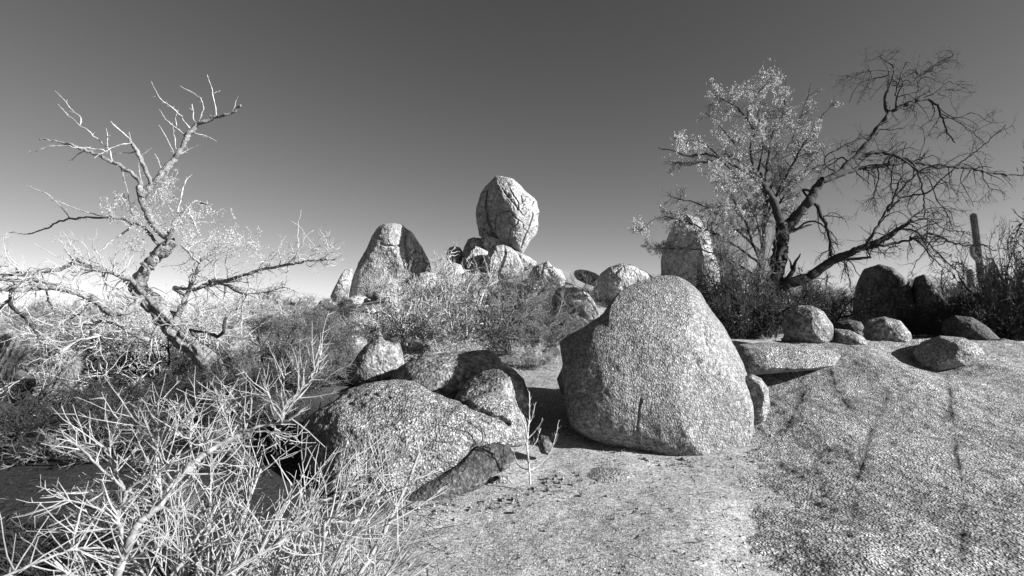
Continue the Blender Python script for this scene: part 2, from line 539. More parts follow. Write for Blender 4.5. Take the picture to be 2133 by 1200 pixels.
# --- slab rock at centre left
rock('slab_rock', 'broad coarse-grained tilted slab of rock beside the pale thorn bush', 'rock',
     Z('5', [(20, 520), (90, 430), (180, 370), (270, 290), (340, 268), (400, 250), (470, 240), (540, 235), (600, 245), (660, 290), (740, 330), (840, 358),
             (900, 335), (960, 310), (1030, 320), (1100, 370), (1140, 440), (1150, 540), (1100, 590), (1060, 560), (960, 550), (890, 590), (800, 670), (700, 730),
             (580, 800), (480, 870), (330, 930), (200, 940), (100, 850), (10, 680)]), 5.35, 0.55, M_near, seed=21, sub=8, p=2.6, lean=0.75, planes=[(-.62, -.35, -.6, .5)], noise=0.06,
     facets=5, cut=0.8, freq=1.6,
     cracks=[(Z('5', [(830, 360), (900, 410), (960, 440), (1040, 470)]), 0.03, 0.09),
             (Z('5', [(300, 380), (380, 385), (420, 340), (500, 360)]), 0.014, 0.025),
             (Z('5', [(100, 470), (170, 540), (230, 590)]), 0.02, 0.03),
             (Z('5', [(620, 470), (800, 380), (960, 480)]), 0.02, 0.012)])
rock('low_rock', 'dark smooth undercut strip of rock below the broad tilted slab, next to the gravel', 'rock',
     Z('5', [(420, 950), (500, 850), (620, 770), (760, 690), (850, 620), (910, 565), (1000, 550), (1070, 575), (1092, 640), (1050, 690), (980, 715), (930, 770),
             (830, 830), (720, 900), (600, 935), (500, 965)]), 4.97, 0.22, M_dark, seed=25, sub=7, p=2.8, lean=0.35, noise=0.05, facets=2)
rock('rock', 'shaded low rounded rock behind the tilted slab, under the wide grey bush', 'rock',
     Z('5', [(470, 300), (500, 220), (560, 180), (640, 145), (760, 125), (860, 112), (960, 110), (1010, 130), (1035, 180), (1060, 260), (980, 360), (800, 400), (600, 380)]),
     7.9, 0.8, M_mid, seed=28, sub=7, p=2.4, lean=0.6, noise=0.05, facets=3)
rock('rock', 'shaded rounded lobe of rock at the upper right end of the tilted slab', 'rock',
     Z('5', [(780, 400), (810, 330), (860, 260), (930, 212), (1010, 193), (1090, 203), (1135, 250), (1155, 330), (1165, 430), (1160, 520), (1060, 560), (900, 520)]),
     6.75, 0.5, M_mid, seed=31, sub=7, p=2.4, lean=0.3, noise=0.05, facets=3)
rock('rock', 'small half-buried rock in the gravel right of the tilted slab foot', 'rock',
     Z('5', [(945, 760), (960, 730), (1010, 715), (1080, 720), (1110, 760), (1090, 810), (1020, 840), (970, 815)]), 5.2, 0.2, M_slab, seed=33, sub=6, noise=0.08)
rock('rock', 'small dark stone standing beside the bare sapling', 'rock',
     Z('5', [(1195, 560), (1215, 520), (1250, 530), (1270, 570), (1255, 620), (1215, 610)]), 5.75, 0.1, M_dark, seed=34, sub=5, noise=0.08)
rock('rock', 'flat low rock barely breaking the gravel in front of the huge boulder', 'rock',
     Z('6', [(170, 1150), (200, 1120), (300, 1105), (380, 1110), (450, 1130), (480, 1160), (420, 1210), (300, 1230), (200, 1210)]), 5.42, 0.2, M_boulder, seed=35, sub=6, lean=2.2, noise=0.05).location.z -= 0.035

# --- pair of rocks at the foot of the hill
rock('rock', 'brightly lit small rock left of the grey blocky rock, behind the thorn bush', 'rock',
     Z('D', [(350, 700), (360, 660), (420, 632), (510, 635), (570, 680), (575, 740), (530, 800), (450, 860), (380, 800)]), 10.4, 0.35, M_mid, seed=41, sub=6, noise=0.06)
rock('rock', 'grey blocky rock with a pale right edge behind the top of the tilted slab', 'rock',
     Z('D', [(380, 1080), (400, 980), (470, 850), (560, 740), (640, 680), (690, 660), (760, 700), (830, 715), (890, 710), (915, 790), (935, 920), (930, 1020), (800, 1120), (500, 1160)]),
     8.8, 0.55, M_mid, seed=43, sub=7, p=3, noise=0.06, facets=5, cut=0.8)

# --- hill rocks
rock('balanced_rock', 'tall cracked balanced boulder perched on top of the rocky hill', 'balanced rock',
     Z('8', [(450, 82), (540, 92), (620, 110), (680, 160), (740, 230), (820, 305), (852, 340), (855, 390), (878, 440), (866, 500), (866, 570), (850, 650),
             (810, 700), (770, 750), (740, 800), (715, 855), (660, 840), (600, 810), (540, 780), (480, 745), (400, 690), (320, 680), (262, 690), (235, 620),
             (212, 540), (200, 460), (220, 380), (260, 290), (300, 230), (340, 180), (400, 130)]), 31, 1.8, M_far, seed=52, sub=8, p=2.2, yaw=-.2, planes=[(-.85, -.5, .05, .6)], noise=0.07,
     facets=6, cut=0.82, freq=1.5, lean=-0.1,
     cracks=[(Z('8', [(565, 775), (580, 680), (600, 590), (650, 555), (665, 520), (610, 470), (580, 430), (490, 450), (440, 500), (445, 590), (460, 690)]), 0.034, 0.128),
             (Z('8', [(665, 520), (700, 540), (715, 600), (735, 620)]), 0.026, 0.080), (Z('8', [(580, 220), (620, 290), (665, 360), (655, 410), (720, 480), (760, 420)]), 0.030, 0.112),
             (Z('8', [(655, 410), (600, 340), (530, 250), (510, 220)]), 0.030, 0.096), (Z('8', [(370, 230), (350, 330), (365, 450), (390, 560), (420, 640), (470, 700)]), 0.075, 0.300),
             (Z('8', [(610, 470), (560, 530), (620, 570)]), 0.022, 0.080), (Z('8', [(690, 290), (695, 350)]), 0.030, 0.120), (Z('8', [(215, 535), (290, 470), (340, 440)]), 0.038, 0.120),
             (Z('8', [(800, 460), (770, 560), (720, 680), (690, 790)]), 0.045, 0.120), (Z('8', [(632, 590), (635, 700), (690, 730)]), 0.019, 0.064)])
rock('rock', 'pale block wedged under the left foot of the balanced boulder', 'rock',
     Z('8', [(300, 670), (340, 650), (420, 670), (500, 720), (560, 780), (520, 850), (420, 880), (320, 860), (290, 780)]), 31.2, 1.0, M_far, seed=55, sub=7, noise=0.07, facets=4)
rock('rock', 'egg-shaped rock with a dark left side directly in front of the balanced boulder', 'rock',
     Z('8', [(330, 960), (345, 890), (390, 830), (450, 780), (520, 765), (600, 800), (660, 850), (700, 930), (730, 1010), (700, 1080), (560, 1120), (400, 1110), (340, 1050)]),
     28.8, 1.1, M_far, seed=57, sub=7, noise=0.06, facets=5, cut=0.75, cracks=[(Z('8', [(525, 770), (540, 860), (500, 980), (440, 1080)]), 0.06, 0.12)])
rock('rock', 'wedge of rock sloping down to the right below the balanced boulder', 'rock',
     Z('8', [(620, 820), (700, 850), (780, 890), (856, 945), (835, 985), (780, 1010), (700, 1030), (600, 1000), (560, 900)]), 30.4, 1.0, M_far, seed=59, sub=7, p=3, noise=0.07, facets=5, cut=0.78)
rock('rock', 'dark pointed rock leaning on the left foot of the balanced boulder, pale on its tip', 'rock',
     Z('8', [(110, 860), (130, 790), (170, 710), (220, 695), (290, 700), (340, 760), (330, 850), (220, 900), (130, 910)]), 31.4, 0.8, M_far, seed=61, sub=7, noise=0.08, facets=5)
rock('rock', 'small sharp-topped rock just below the dark pointed rock on the hill crest', 'rock',
     Z('8', [(90, 960), (140, 890), (190, 820), (240, 778), (300, 800), (365, 835), (380, 900), (330, 980), (200, 1020), (100, 1010)]), 30.2, 0.8, M_far, seed=63, sub=7, noise=0.08, facets=5)
rock('rock', 'small round shaded boulder on the skyline left of the balanced boulder', 'rock',
     Z('3', [(755, 510), (756, 480), (772, 458), (800, 450), (830, 458), (847, 485), (850, 520), (830, 550), (795, 550), (765, 535)]), 31.6, 0.6, M_far, seed=65, sub=6, noise=0.05, facets=2)
rock('rock', 'fin-shaped boulder on the hill left of the balanced rock, its right side in shadow', 'boulder',
     Z('3', [(225, 760), (235, 680), (255, 600), (278, 540), (318, 470), (352, 395), (385, 345), (420, 328), (465, 326), (515, 335), (570, 378), (622, 455), (660, 530),
             (682, 600), (660, 680), (560, 740), (400, 790)]), 32.2, 1.2, M_far, seed=67, sub=8, p=2.3, noise=0.05, facets=5, cut=0.8,
     cracks=[(Z('3', [(530, 360), (520, 440), (535, 520), (530, 560)]), 0.12, 0.25), (Z('3', [(400, 440), (470, 460), (520, 440)]), 0.05, 0.08)])
rock('rock', 'narrow upright shard of rock at the left end of the hill', 'rock',
     Z('3', [(125, 725), (150, 670), (185, 605), (205, 578), (245, 568), (245, 620), (225, 700), (205, 760), (150, 770)]), 31, 0.7, M_far, seed=69, sub=7, p=3, noise=0.07, facets=5)
rock('rock', 'lowest flat-topped block at the left end of the hill, mostly in shadow', 'rock',
     Z('3', [(30, 850), (45, 790), (70, 750), (120, 742), (170, 765), (225, 775), (240, 830), (210, 880), (110, 900), (40, 890)]), 29, 1.1, M_far, seed=71, sub=7, p=3, noise=0.08, facets=6, cut=0.75)
rock('rock', 'pale rounded rock below the shadowed side of the fin-shaped boulder', 'rock',
     Z('3', [(560, 680), (575, 630), (610, 598), (660, 592), (710, 605), (745, 650), (740, 720), (650, 750), (580, 730)]), 27, 0.9, M_far, seed=73, sub=7, noise=0.05)
rock('rock', 'pale domed rock below the small round skyline boulder', 'rock',
     Z('3', [(690, 640), (705, 595), (745, 555), (790, 537), (835, 553), (860, 600), (860, 660), (800, 700), (710, 690)]), 28, 0.9, M_far, seed=75, sub=7, noise=0.05)
rock('rock', 'knobbly pale rock on the right end of the hill crest', 'rock',
     Z('3', [(1200, 620), (1230, 565), (1270, 550), (1310, 532), (1332, 560), (1375, 580), (1402, 630), (1392, 680), (1340, 700), (1270, 680)]), 26, 0.9, M_far, seed=77, sub=7, noise=0.12, facets=4, freq=2)
rock('rock', 'big pale rounded boulder behind the left shoulder of the huge boulder', 'boulder',
     Z('3', [(1330, 740), (1350, 690), (1400, 662), (1450, 662), (1505, 685), (1550, 740), (1588, 815), (1580, 870), (1520, 930), (1400, 940), (1320, 860)]), 15, 1.0, M_far,
     seed=79, sub=7, noise=0.05, facets=3)
rock('rock', 'pale rock showing through the middle of the wide grey bush', 'rock',
     Z('E', [(60, 600), (80, 570), (130, 555), (180, 590), (200, 640), (120, 660)]), 20, 0.5, M_far, seed=81, sub=6, noise=0.06)
rock('rock', 'dark flat-topped rock ledge pointing left on the skyline right of the hill', 'rock',
     Z('6', [(143, 85), (150, 62), (180, 55), (220, 62), (260, 75), (290, 95), (300, 130), (260, 150), (200, 130), (160, 110)]), 29, 0.8, M_far, seed=83, sub=6, noise=0.06)
rock('rock', 'bright craggy rock on the skyline just left of the huge boulder', 'rock',
     Z('6', [(270, 110), (295, 80), (340, 42), (400, 22), (460, 35), (540, 70), (600, 120), (580, 190), (450, 230), (300, 230), (240, 180)]), 27, 1.2, M_far, seed=85, sub=7, noise=0.1, facets=5)
rock('rock', 'tall upright boulder behind the leafy tree, dark on its left half', 'boulder',
     [(1366, 600), (1368, 540), (1375, 520), (1390, 485), (1405, 458), (1430, 446), (1456, 455), (1475, 485), (1486, 520), (1500, 570), (1495, 620), (1430, 640)],
     27, 1.4, M_far, seed=87, sub=7, p=2.4, yaw=-.3, planes=[(-.8, -.6, .05, .25)], noise=0.05, facets=5, cut=0.8)
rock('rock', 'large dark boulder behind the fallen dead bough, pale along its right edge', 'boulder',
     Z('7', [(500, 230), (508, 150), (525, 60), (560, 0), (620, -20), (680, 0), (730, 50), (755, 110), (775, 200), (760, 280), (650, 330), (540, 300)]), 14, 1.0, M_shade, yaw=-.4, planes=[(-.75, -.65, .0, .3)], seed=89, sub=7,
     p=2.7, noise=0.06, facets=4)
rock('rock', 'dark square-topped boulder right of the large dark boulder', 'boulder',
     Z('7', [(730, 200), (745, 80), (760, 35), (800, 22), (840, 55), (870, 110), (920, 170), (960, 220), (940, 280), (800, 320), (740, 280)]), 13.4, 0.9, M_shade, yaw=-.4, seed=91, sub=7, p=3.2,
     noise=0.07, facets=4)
RR = 'rounded rocks along the back of the bare slab'
rock('rock', 'smooth round boulder with a bright right rim on the back of the bare slab', 'rock',
     Z('7', [(240, 230), (255, 185), (305, 155), (355, 155), (405, 180), (440, 230), (447, 290), (420, 315), (340, 320), (255, 300)]), 9.5, 0.42, M_mid, seed=93, sub=7, noise=0.04, group=RR).location.z += 0.05
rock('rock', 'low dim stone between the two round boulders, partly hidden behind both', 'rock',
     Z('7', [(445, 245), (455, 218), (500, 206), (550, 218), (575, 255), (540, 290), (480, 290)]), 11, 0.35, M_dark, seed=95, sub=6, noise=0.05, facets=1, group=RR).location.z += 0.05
rock('rock', 'wide dull rounded stone in front of the large dark boulder', 'rock',
     Z('7', [(558, 250), (575, 212), (640, 198), (705, 215), (745, 262), (755, 310), (660, 335), (575, 320)]), 9.6, 0.42, M_mid, seed=97, sub=7, noise=0.05, facets=1, group=RR).location.z += 0.05
rock('rock', 'low wedge of stone at the right foot of the bright-rimmed round boulder', 'rock',
     Z('7', [(430, 300), (445, 245), (505, 252), (560, 278), (580, 310), (520, 335), (450, 325)]), 9.3, 0.3, M_mid, seed=99, sub=6, noise=0.05, facets=1, group=RR).location.z += 0.05
rock('rock', 'loaf-shaped rock resting in the hollow at the top of the bare slab', 'rock',
     Z('7', [(752, 335), (785, 292), (860, 268), (950, 275), (1005, 300), (1035, 340), (960, 385), (890, 402), (850, 408), (790, 395)]), foot(1950, 772, 0.5), 0.5, M_slab, seed=101, sub=7, lean=.7, noise=0.05, facets=1, group=RR).location.z += 0.03
rock('rock', 'long shaded rock behind the loaf-shaped rock, under the right-hand bushes', 'rock',
     Z('7', [(865, 250), (875, 210), (920, 193), (985, 200), (1045, 240), (1110, 300), (1100, 340), (980, 340), (890, 310)]), 10.2, 0.5, M_dark, seed=103, sub=6, noise=0.06, facets=1, group=RR).location.z += 0.05
rock('rock', 'low dark rock strip at the far right edge behind the bare slab', 'rock',
     Z('7', [(1040, 330), (1060, 290), (1130, 290), (1220, 310), (1240, 360), (1100, 370)]), 9.6, 0.4, M_dark, seed=105, sub=6, noise=0.06, facets=1, group=RR).location.z += 0.05
rock('rock_ledge', 'long low ledge of dim rock right of the huge boulder', 'rock ledge',
     Z('7', [(40, 330), (70, 296), (160, 286), (260, 290), (330, 302), (430, 315), (470, 340), (440, 380), (370, 392), (260, 402), (130, 412), (60, 400)]), 8.3, 0.75, M_slab, seed=107, sub=7,
     p=3.0, lean=1.4, noise=0.05, facets=2)
HR = 'small stones strewn between the bushes on the hill'
_hr = np.random.default_rng(12)
_stones = []
for k in range(4):
    th_ = np.linspace(0, 6.28, 12)[:-1]
    _stones.append([(np.cos(a) * _hr.uniform(.75, 1.1), np.sin(a) * _hr.uniform(.6, .9)) for a in th_])
for k in range(34):
    Y_ = _hr.uniform(13, 29); px_ = _hr.uniform(700, 1290); X_ = (px_ - 1066) / F * Y_; z_ = g1(X_, Y_)
    s_ = _hr.uniform(.18, .6)
    V_, F_ = ico(4)
    n_ = fbm(V_ * 1.2 + k * 3.1, 3, k)
    V2 = V_ * np.array([1.2, .9, .75]) * s_ * (1 + .35 * n_)[:, None]
    o_ = link('stone', mesh_np('stone', V2, F_), M_far, None, (X_, Y_, z_ + s_ * .2))
    tag(o_, 'pale stone half hidden between the bushes on the slope of the hill', 'stone', HR)
RB = 'rubble in the shade below the right-hand trees'
for k in range(26):
    Y_ = _hr.uniform(9.6, 11.5); px_ = _hr.uniform(1555, 2080); X_ = (px_ - 1066) / F * Y_; z_ = g1(X_, Y_)
    s_ = _hr.uniform(.06, .2); V_, F_ = ico(4)
    V2 = np.sign(V_) * abs(V_) ** .75 * np.array([1.3, .9, .7]) * s_ * (1 + .45 * fbm(V_ * 1.3 + k * 2.7, 3, k))[:, None]
    o_ = link('stone', mesh_np('stone', V2, F_), M_shade, None, (X_, Y_, z_ + s_ * .25)); o_.rotation_euler = (0, 0, _hr.uniform(0, 6))
    tag(o_, 'small angular stone in the shade along the back edge of the bare slab', 'stone', RB)
# left side rocks
rock('rock', 'dim flat rock behind the base of the bare leaning tree', 'rock',
     Z('B', [(440, 740), (480, 680), (540, 645), (640, 620), (740, 640), (800, 690), (790, 760), (640, 800), (480, 790)]), 9.6, 0.5, M_mid, seed=109, sub=6, noise=0.06)
rock('rock', 'pale stone at the right foot of the bare leaning tree', 'rock',
     Z('B', [(500, 900), (530, 840), (590, 835), (645, 870), (630, 930), (560, 970), (500, 960)]), 7.7, 0.22, M_mid, seed=111, sub=6, noise=0.06)
rock('rock', 'wide pale rock behind the foot of the bare leaning tree, right of the ribbed cactus', 'rock',
     Z('A', [(1060, 960), (1110, 880), (1190, 835), (1300, 808), (1420, 825), (1500, 880), (1490, 980), (1300, 1030), (1120, 1020)]), 10, 0.5, M_mid, seed=113, sub=6, noise=0.06)
rock('rock', 'lit rock seen through bushes just above the tips of the thorn bush', 'rock',
     Z('B', [(960, 700), (980, 660), (1040, 640), (1110, 650), (1150, 690), (1110, 740), (1010, 750)]), 11, 0.3, M_mid, seed=115, sub=6, noise=0.07)

# ------------------------------------------------------------------ bare slab of bedrock at the right
def stain_of(x, y):
    P = np.stack([x, y, 0 * x], 1)
    w = np.stack([x, y], 1) + 0.014 * np.stack([fbm(P * 3, 4, 51), fbm(P * 3, 4, 52)], 1)
    o = np.zeros(len(x)); st = np.zeros(len(x))
    br = np.clip(fbm(P * 2.0, 3, 61) * 1.0 + 0.65, 0.2, 1.2)
    for line, wd, dp in [([(655, 520), (640, 560), (600, 620), (570, 720), (540, 840), (520, 960), (500, 1080)], 0.007, 0.008),
                         ([(885, 400), (895, 470), (900, 540), (925, 740), (950, 900), (950, 1040), (940, 1200)], 0.006, 0.007),
                         ([(430, 410), (445, 480), (500, 560)], 0.02, 0.010), ([(250, 640), (340, 470)], 0.012, 0.006)]:
        L = [on_slab(*Z('7', [q])[0])[:2] for q in line]
        dd = crackfield(w, L)
        o -= dp * np.exp(-(dd / wd) ** 2) * br
        st = np.maximum(st, (0.75 * np.exp(-(dd / (wd * 2.6)) ** 2) + 0.4 * np.exp(-(dd / (wd * 10)) ** 2)) * br)
    return o, st


def bz(X, Y):
    x = X.ravel(); y = Y.ravel()
    P = np.stack([x, y, 0 * x], 1)
    xb = 0.44 * y + 0.08 + 0.22 * fbm(P * 0.8, 4, 91)
    e = np.clip((x - xb) / 0.6, -1.5, 1)
    o = zs(x, y) - 0.01 + 0.045 * e
    o += 0.035 * fbm(P * 0.9, 4, 31) * np.clip(e + .5, 0, 1) + 0.012 * fbm(P * 7, 4, 37)
    # two low swells with a hollow between them
    for (cx, cy, a, rr) in [(1860, 780, .10, .9), (2140, 780, .12, .8), (1945, 768, -.12, .4)]:
        c = on_slab(cx, cy)
        o += a * np.exp(-((x - c[0]) ** 2 + ((y - c[1]) * .8) ** 2) / rr ** 2)
    o += stain_of(x, y)[0]
    o -= 0.6 * np.clip((y - 9.4) / 1.0, 0, 1) + 0.5 * np.clip((x - 9) / 2, 0, 1)
    return o.reshape(X.shape)


bs = sheet('bare_slab', np.concatenate([np.linspace(1.3, 5.8, 430), np.linspace(5.83, 11, 120)]), np.linspace(0.4, 10.6, 640), bz, M_slab)
_v = np.empty(len(bs.data.vertices) * 3, np.float32); bs.data.vertices.foreach_get('co', _v); _v = _v.reshape(-1, 3).astype(float)
bs.data.attributes.new('stain', 'FLOAT', 'POINT').data.foreach_set('value', stain_of(_v[:, 0], _v[:, 1])[1].astype(np.float32))
tag(bs, 'broad bare granite slab sloping up to the right edge with two thin long cracks', 'rock slab')

# ------------------------------------------------------------------ wood: tubes, traced boughs and procedural twigs
def tubes(P, R, k=4):
    """P (M,n,3) R (M,n) -> V, F"""
    M, n, _ = P.shape
    T = np.gradient(P, axis=1)
    T /= np.maximum(np.linalg.norm(T, axis=2)[..., None], 1e-9)
    ref = np.array([0.31, 0.62, 0.72])
    a = np.cross(T, ref); a /= np.maximum(np.linalg.norm(a, axis=2)[..., None], 1e-9)
    b = np.cross(T, a)
    an = np.arange(k) * 2 * math.pi / k
    V = P[:, :, None, :] + R[:, :, None, None] * (np.cos(an)[None, None, :, None] * a[:, :, None, :] + np.sin(an)[None, None, :, None] * b[:, :, None, :])
    base = (np.arange(M) * n * k)[:, None, None]
    i = np.arange(n - 1)[None, :, None] * k
    j = np.arange(k)[None, None, :]
    j2 = (j + 1) % k
    Fq = np.stack([base + i + j, base + i + j2, base + i + k + j2, base + i + k + j], -1).reshape(-1, 4)
    return V.reshape(-1, 3), Fq


class Wood:
    """collects tube batches into one mesh"""
    def __init__(s): s.V = []; s.F = []; s.n = 0

    def add(s, P, R, k=4):
        if len(P) == 0: return
        V, Fq = tubes(P, R, k)
        s.V.append(V); s.F.append(Fq + s.n); s.n += len(V)

    def build(s, name, mat, parent, smooth=True):
        if not s.V: return None
        o0 = np.array(parent.matrix_world.translation if False else parent['_o']) if '_o' in parent else np.array(parent.location)
        me = mesh_np(name, np.concatenate(s.V) - o0, np.concatenate(s.F), smooth)
        return link(name, me, mat, parent)


def smoothline(pts, n):
    P = np.array(pts, float)
    Q = np.concatenate([[2 * P[0] - P[1]], P, [2 * P[-1] - P[-2]]])
    seg = np.linalg.norm(np.diff(P, axis=0), axis=1); cum = np.concatenate([[0], np.cumsum(seg)])
    t = np.linspace(0, cum[-1], n)
    i = np.clip(np.searchsorted(cum, t, side='right') - 1, 0, len(P) - 2)
    f = ((t - cum[i]) / np.maximum(seg[i], 1e-9))[:, None]
    p0, p1, p2, p3 = Q[i], Q[i + 1], Q[i + 2], Q[i + 3]
    return 0.5 * (2 * p1 + (p2 - p0) * f + (2 * p0 - 5 * p1 + 4 * p2 - p3) * f ** 2 + (3 * p1 - p0 - 3 * p2 + p3) * f ** 3)


class Traced:
    def __init__(s, Y, seed):
        s.Y = Y; s.rg = np.random.default_rng(seed); s.b = []      # (px Nx2, Y N, P, R)

    def bough(s, zk, pts, r0, r1, dY=None, attach=True, wig=1.0, n=None, Y0=None):
        px = Z(zk, pts)
        L = sum(math.dist(a, b) for a, b in zip(px[:-1], px[1:]))
        n = n or max(6, int(L / 7))
        y0 = s.Y if Y0 is None else Y0
        if attach and s.b and Y0 is None:
            best = min(((math.hypot(*(q[0][k] - np.array(px[0]))), j, k) for j, q in enumerate(s.b) for k in range(0, len(q[0]))), key=lambda z: z[0])
            y0 = s.b[best[1]][1][best[2]]
            px = [tuple(s.b[best[1]][0][best[2]])] + px if best[0] > 2 and best[0] < 40 else px
        line = smoothline(px, n)
        t = np.linspace(0, 1, n)
        line += s.rg.normal(size=line.shape) * wig * np.minimum(1, t * 6)[:, None]
        d = s.rg.uniform(-0.45, 0.45) * L / F * y0 if dY is None else dY
        Yv = y0 + d * t + s.rg.normal(size=n).cumsum() * 0.3 * L / F * y0 / n
        P = at(line[:, 0], line[:, 1], Yv)
        R = (r0 * (1 - t) ** 0.9 + r1 * (1 - (1 - t) ** 0.9)) * Yv / F
        sw = s.rg.normal(size=n + 6); sw = np.convolve(sw, np.ones(7) / 7, 'valid')
        R = R * (1 + 0.17 * sw)
        R = np.maximum(R, 0.0015)
        s.b.append((line, Yv, P, R))
        return P, R


def resamp(P, R, n):
    d = np.concatenate([[0], np.cumsum(np.linalg.norm(np.diff(P, axis=0), axis=1))])
    t = np.linspace(0, d[-1], n)
    return np.stack([np.interp(t, d, P[:, i]) for i in range(3)], 1), np.interp(t, d, R)


def bark_tube(P, R, seed, k=12, rough=0.16):
    """one limb with a furrowed, knobbly surface and a broken end"""
    P, R = resamp(P, R, max(len(P) * 3, 12))
    M = len(P)
    P = np.concatenate([P, P[-1:] + (P[-1:] - P[-2:-1]) * 0.3]); R = np.concatenate([R, [R[-1] * 0.1]])
    V, Fq = tubes(P[None], R[None], k)
    C = np.repeat(P, k, 0)
    d = V - C
    ang = np.tile(np.arange(k), M + 1)
    along = np.repeat(np.arange(M + 1), k)
    q = np.stack([np.cos(ang / k * 2 * math.pi) * 2.6, np.sin(ang / k * 2 * math.pi) * 2.6, along * 0.06], 1)
    V = C + d * (1 + rough * 1.6 * fbm(q, 3, seed))[:, None]
    return V, Fq


def sprout(P, R, N, rg, length, ang=(35, 75), up=0.0, kink=0.25, npts=6, rs=0.6, rmax=0.01, rmin=0.0015, tmin=0.15, tip=0.35, tipf=0.45):
    """grow N children from parents P (M,n,3)"""
    M, n, _ = P.shape
    seg = np.linalg.norm(np.diff(P, axis=1), axis=2).sum(1)
    idx = rg.choice(M, N, p=seg / seg.sum())
    t = rg.uniform(tmin, 1, N) * (n - 1) * 0.999
    i = t.astype(int); f = (t - i)[:, None]
    S = P[idx, i] * (1 - f) + P[idx, i + 1] * f
    tan = P[idx, i + 1] - P[idx, i]; tan /= np.maximum(np.linalg.norm(tan, axis=1)[:, None], 1e-9)
    r = np.clip((R[idx, i] * (1 - f[:, 0]) + R[idx, i + 1] * f[:, 0]) * rs, rmin, rmax)
    v = rg.normal(size=(N, 3)); v -= (v * tan).sum(1)[:, None] * tan; v /= np.linalg.norm(v, axis=1)[:, None]
    a = np.radians(rg.uniform(ang[0], ang[1], N))[:, None]
    D = tan * np.cos(a) + v * np.sin(a)
    L = rg.uniform(length[0], length[1], N) * (1 - tipf * t / (n - 1))
    out = [S]; cur = S.copy()
    for s_ in range(npts - 1):
        D = D + rg.normal(size=(N, 3)) * kink
        D[:, 2] += up
        D /= np.linalg.norm(D, axis=1)[:, None]
        cur = cur + D * (L / (npts - 1))[:, None]
        out.append(cur.copy())
    C = np.stack(out, 1)
    Rr = r[:, None] * np.linspace(1, tip, npts)[None]
    return C, Rr


def stack(bs, n=14):
    A = [resamp(P, R, n) for P, R in bs]
    return np.stack([a[0] for a in A]), np.stack([a[1] for a in A])


def leaves(Pts, rg, size, per=3, jit=0.03):
    N = len(Pts) * per
    C = np.repeat(Pts, per, 0) + rg.normal(size=(N, 3)) * jit
    a = rg.normal(size=(N, 3)); a /= np.linalg.norm(a, axis=1)[:, None]
    b = np.cross(a, rg.normal(size=(N, 3))); b /= np.linalg.norm(b, axis=1)[:, None]
    s = (size * rg.uniform(0.6, 1.4, N))[:, None]
    V = np.stack([C - a * s, C + b * s * 0.38, C + a * s, C - b * s * 0.38], 1).reshape(-1, 3)
    return V, np.arange(N * 4).reshape(-1, 4)


def leaf_obj(name, V, Fq, mat, parent):
    me = mesh_np(name, V - np.array(parent.location), Fq, False)
    return link(name, me, mat, parent)


def limb_obj(name, P, R, mat, parent, seed, k=12, rough=0.16):
    V, Fq = bark_tube(P, R, seed, k, rough)
    return link(name, mesh_np(name, V - np.array(parent.location), Fq), mat, parent)


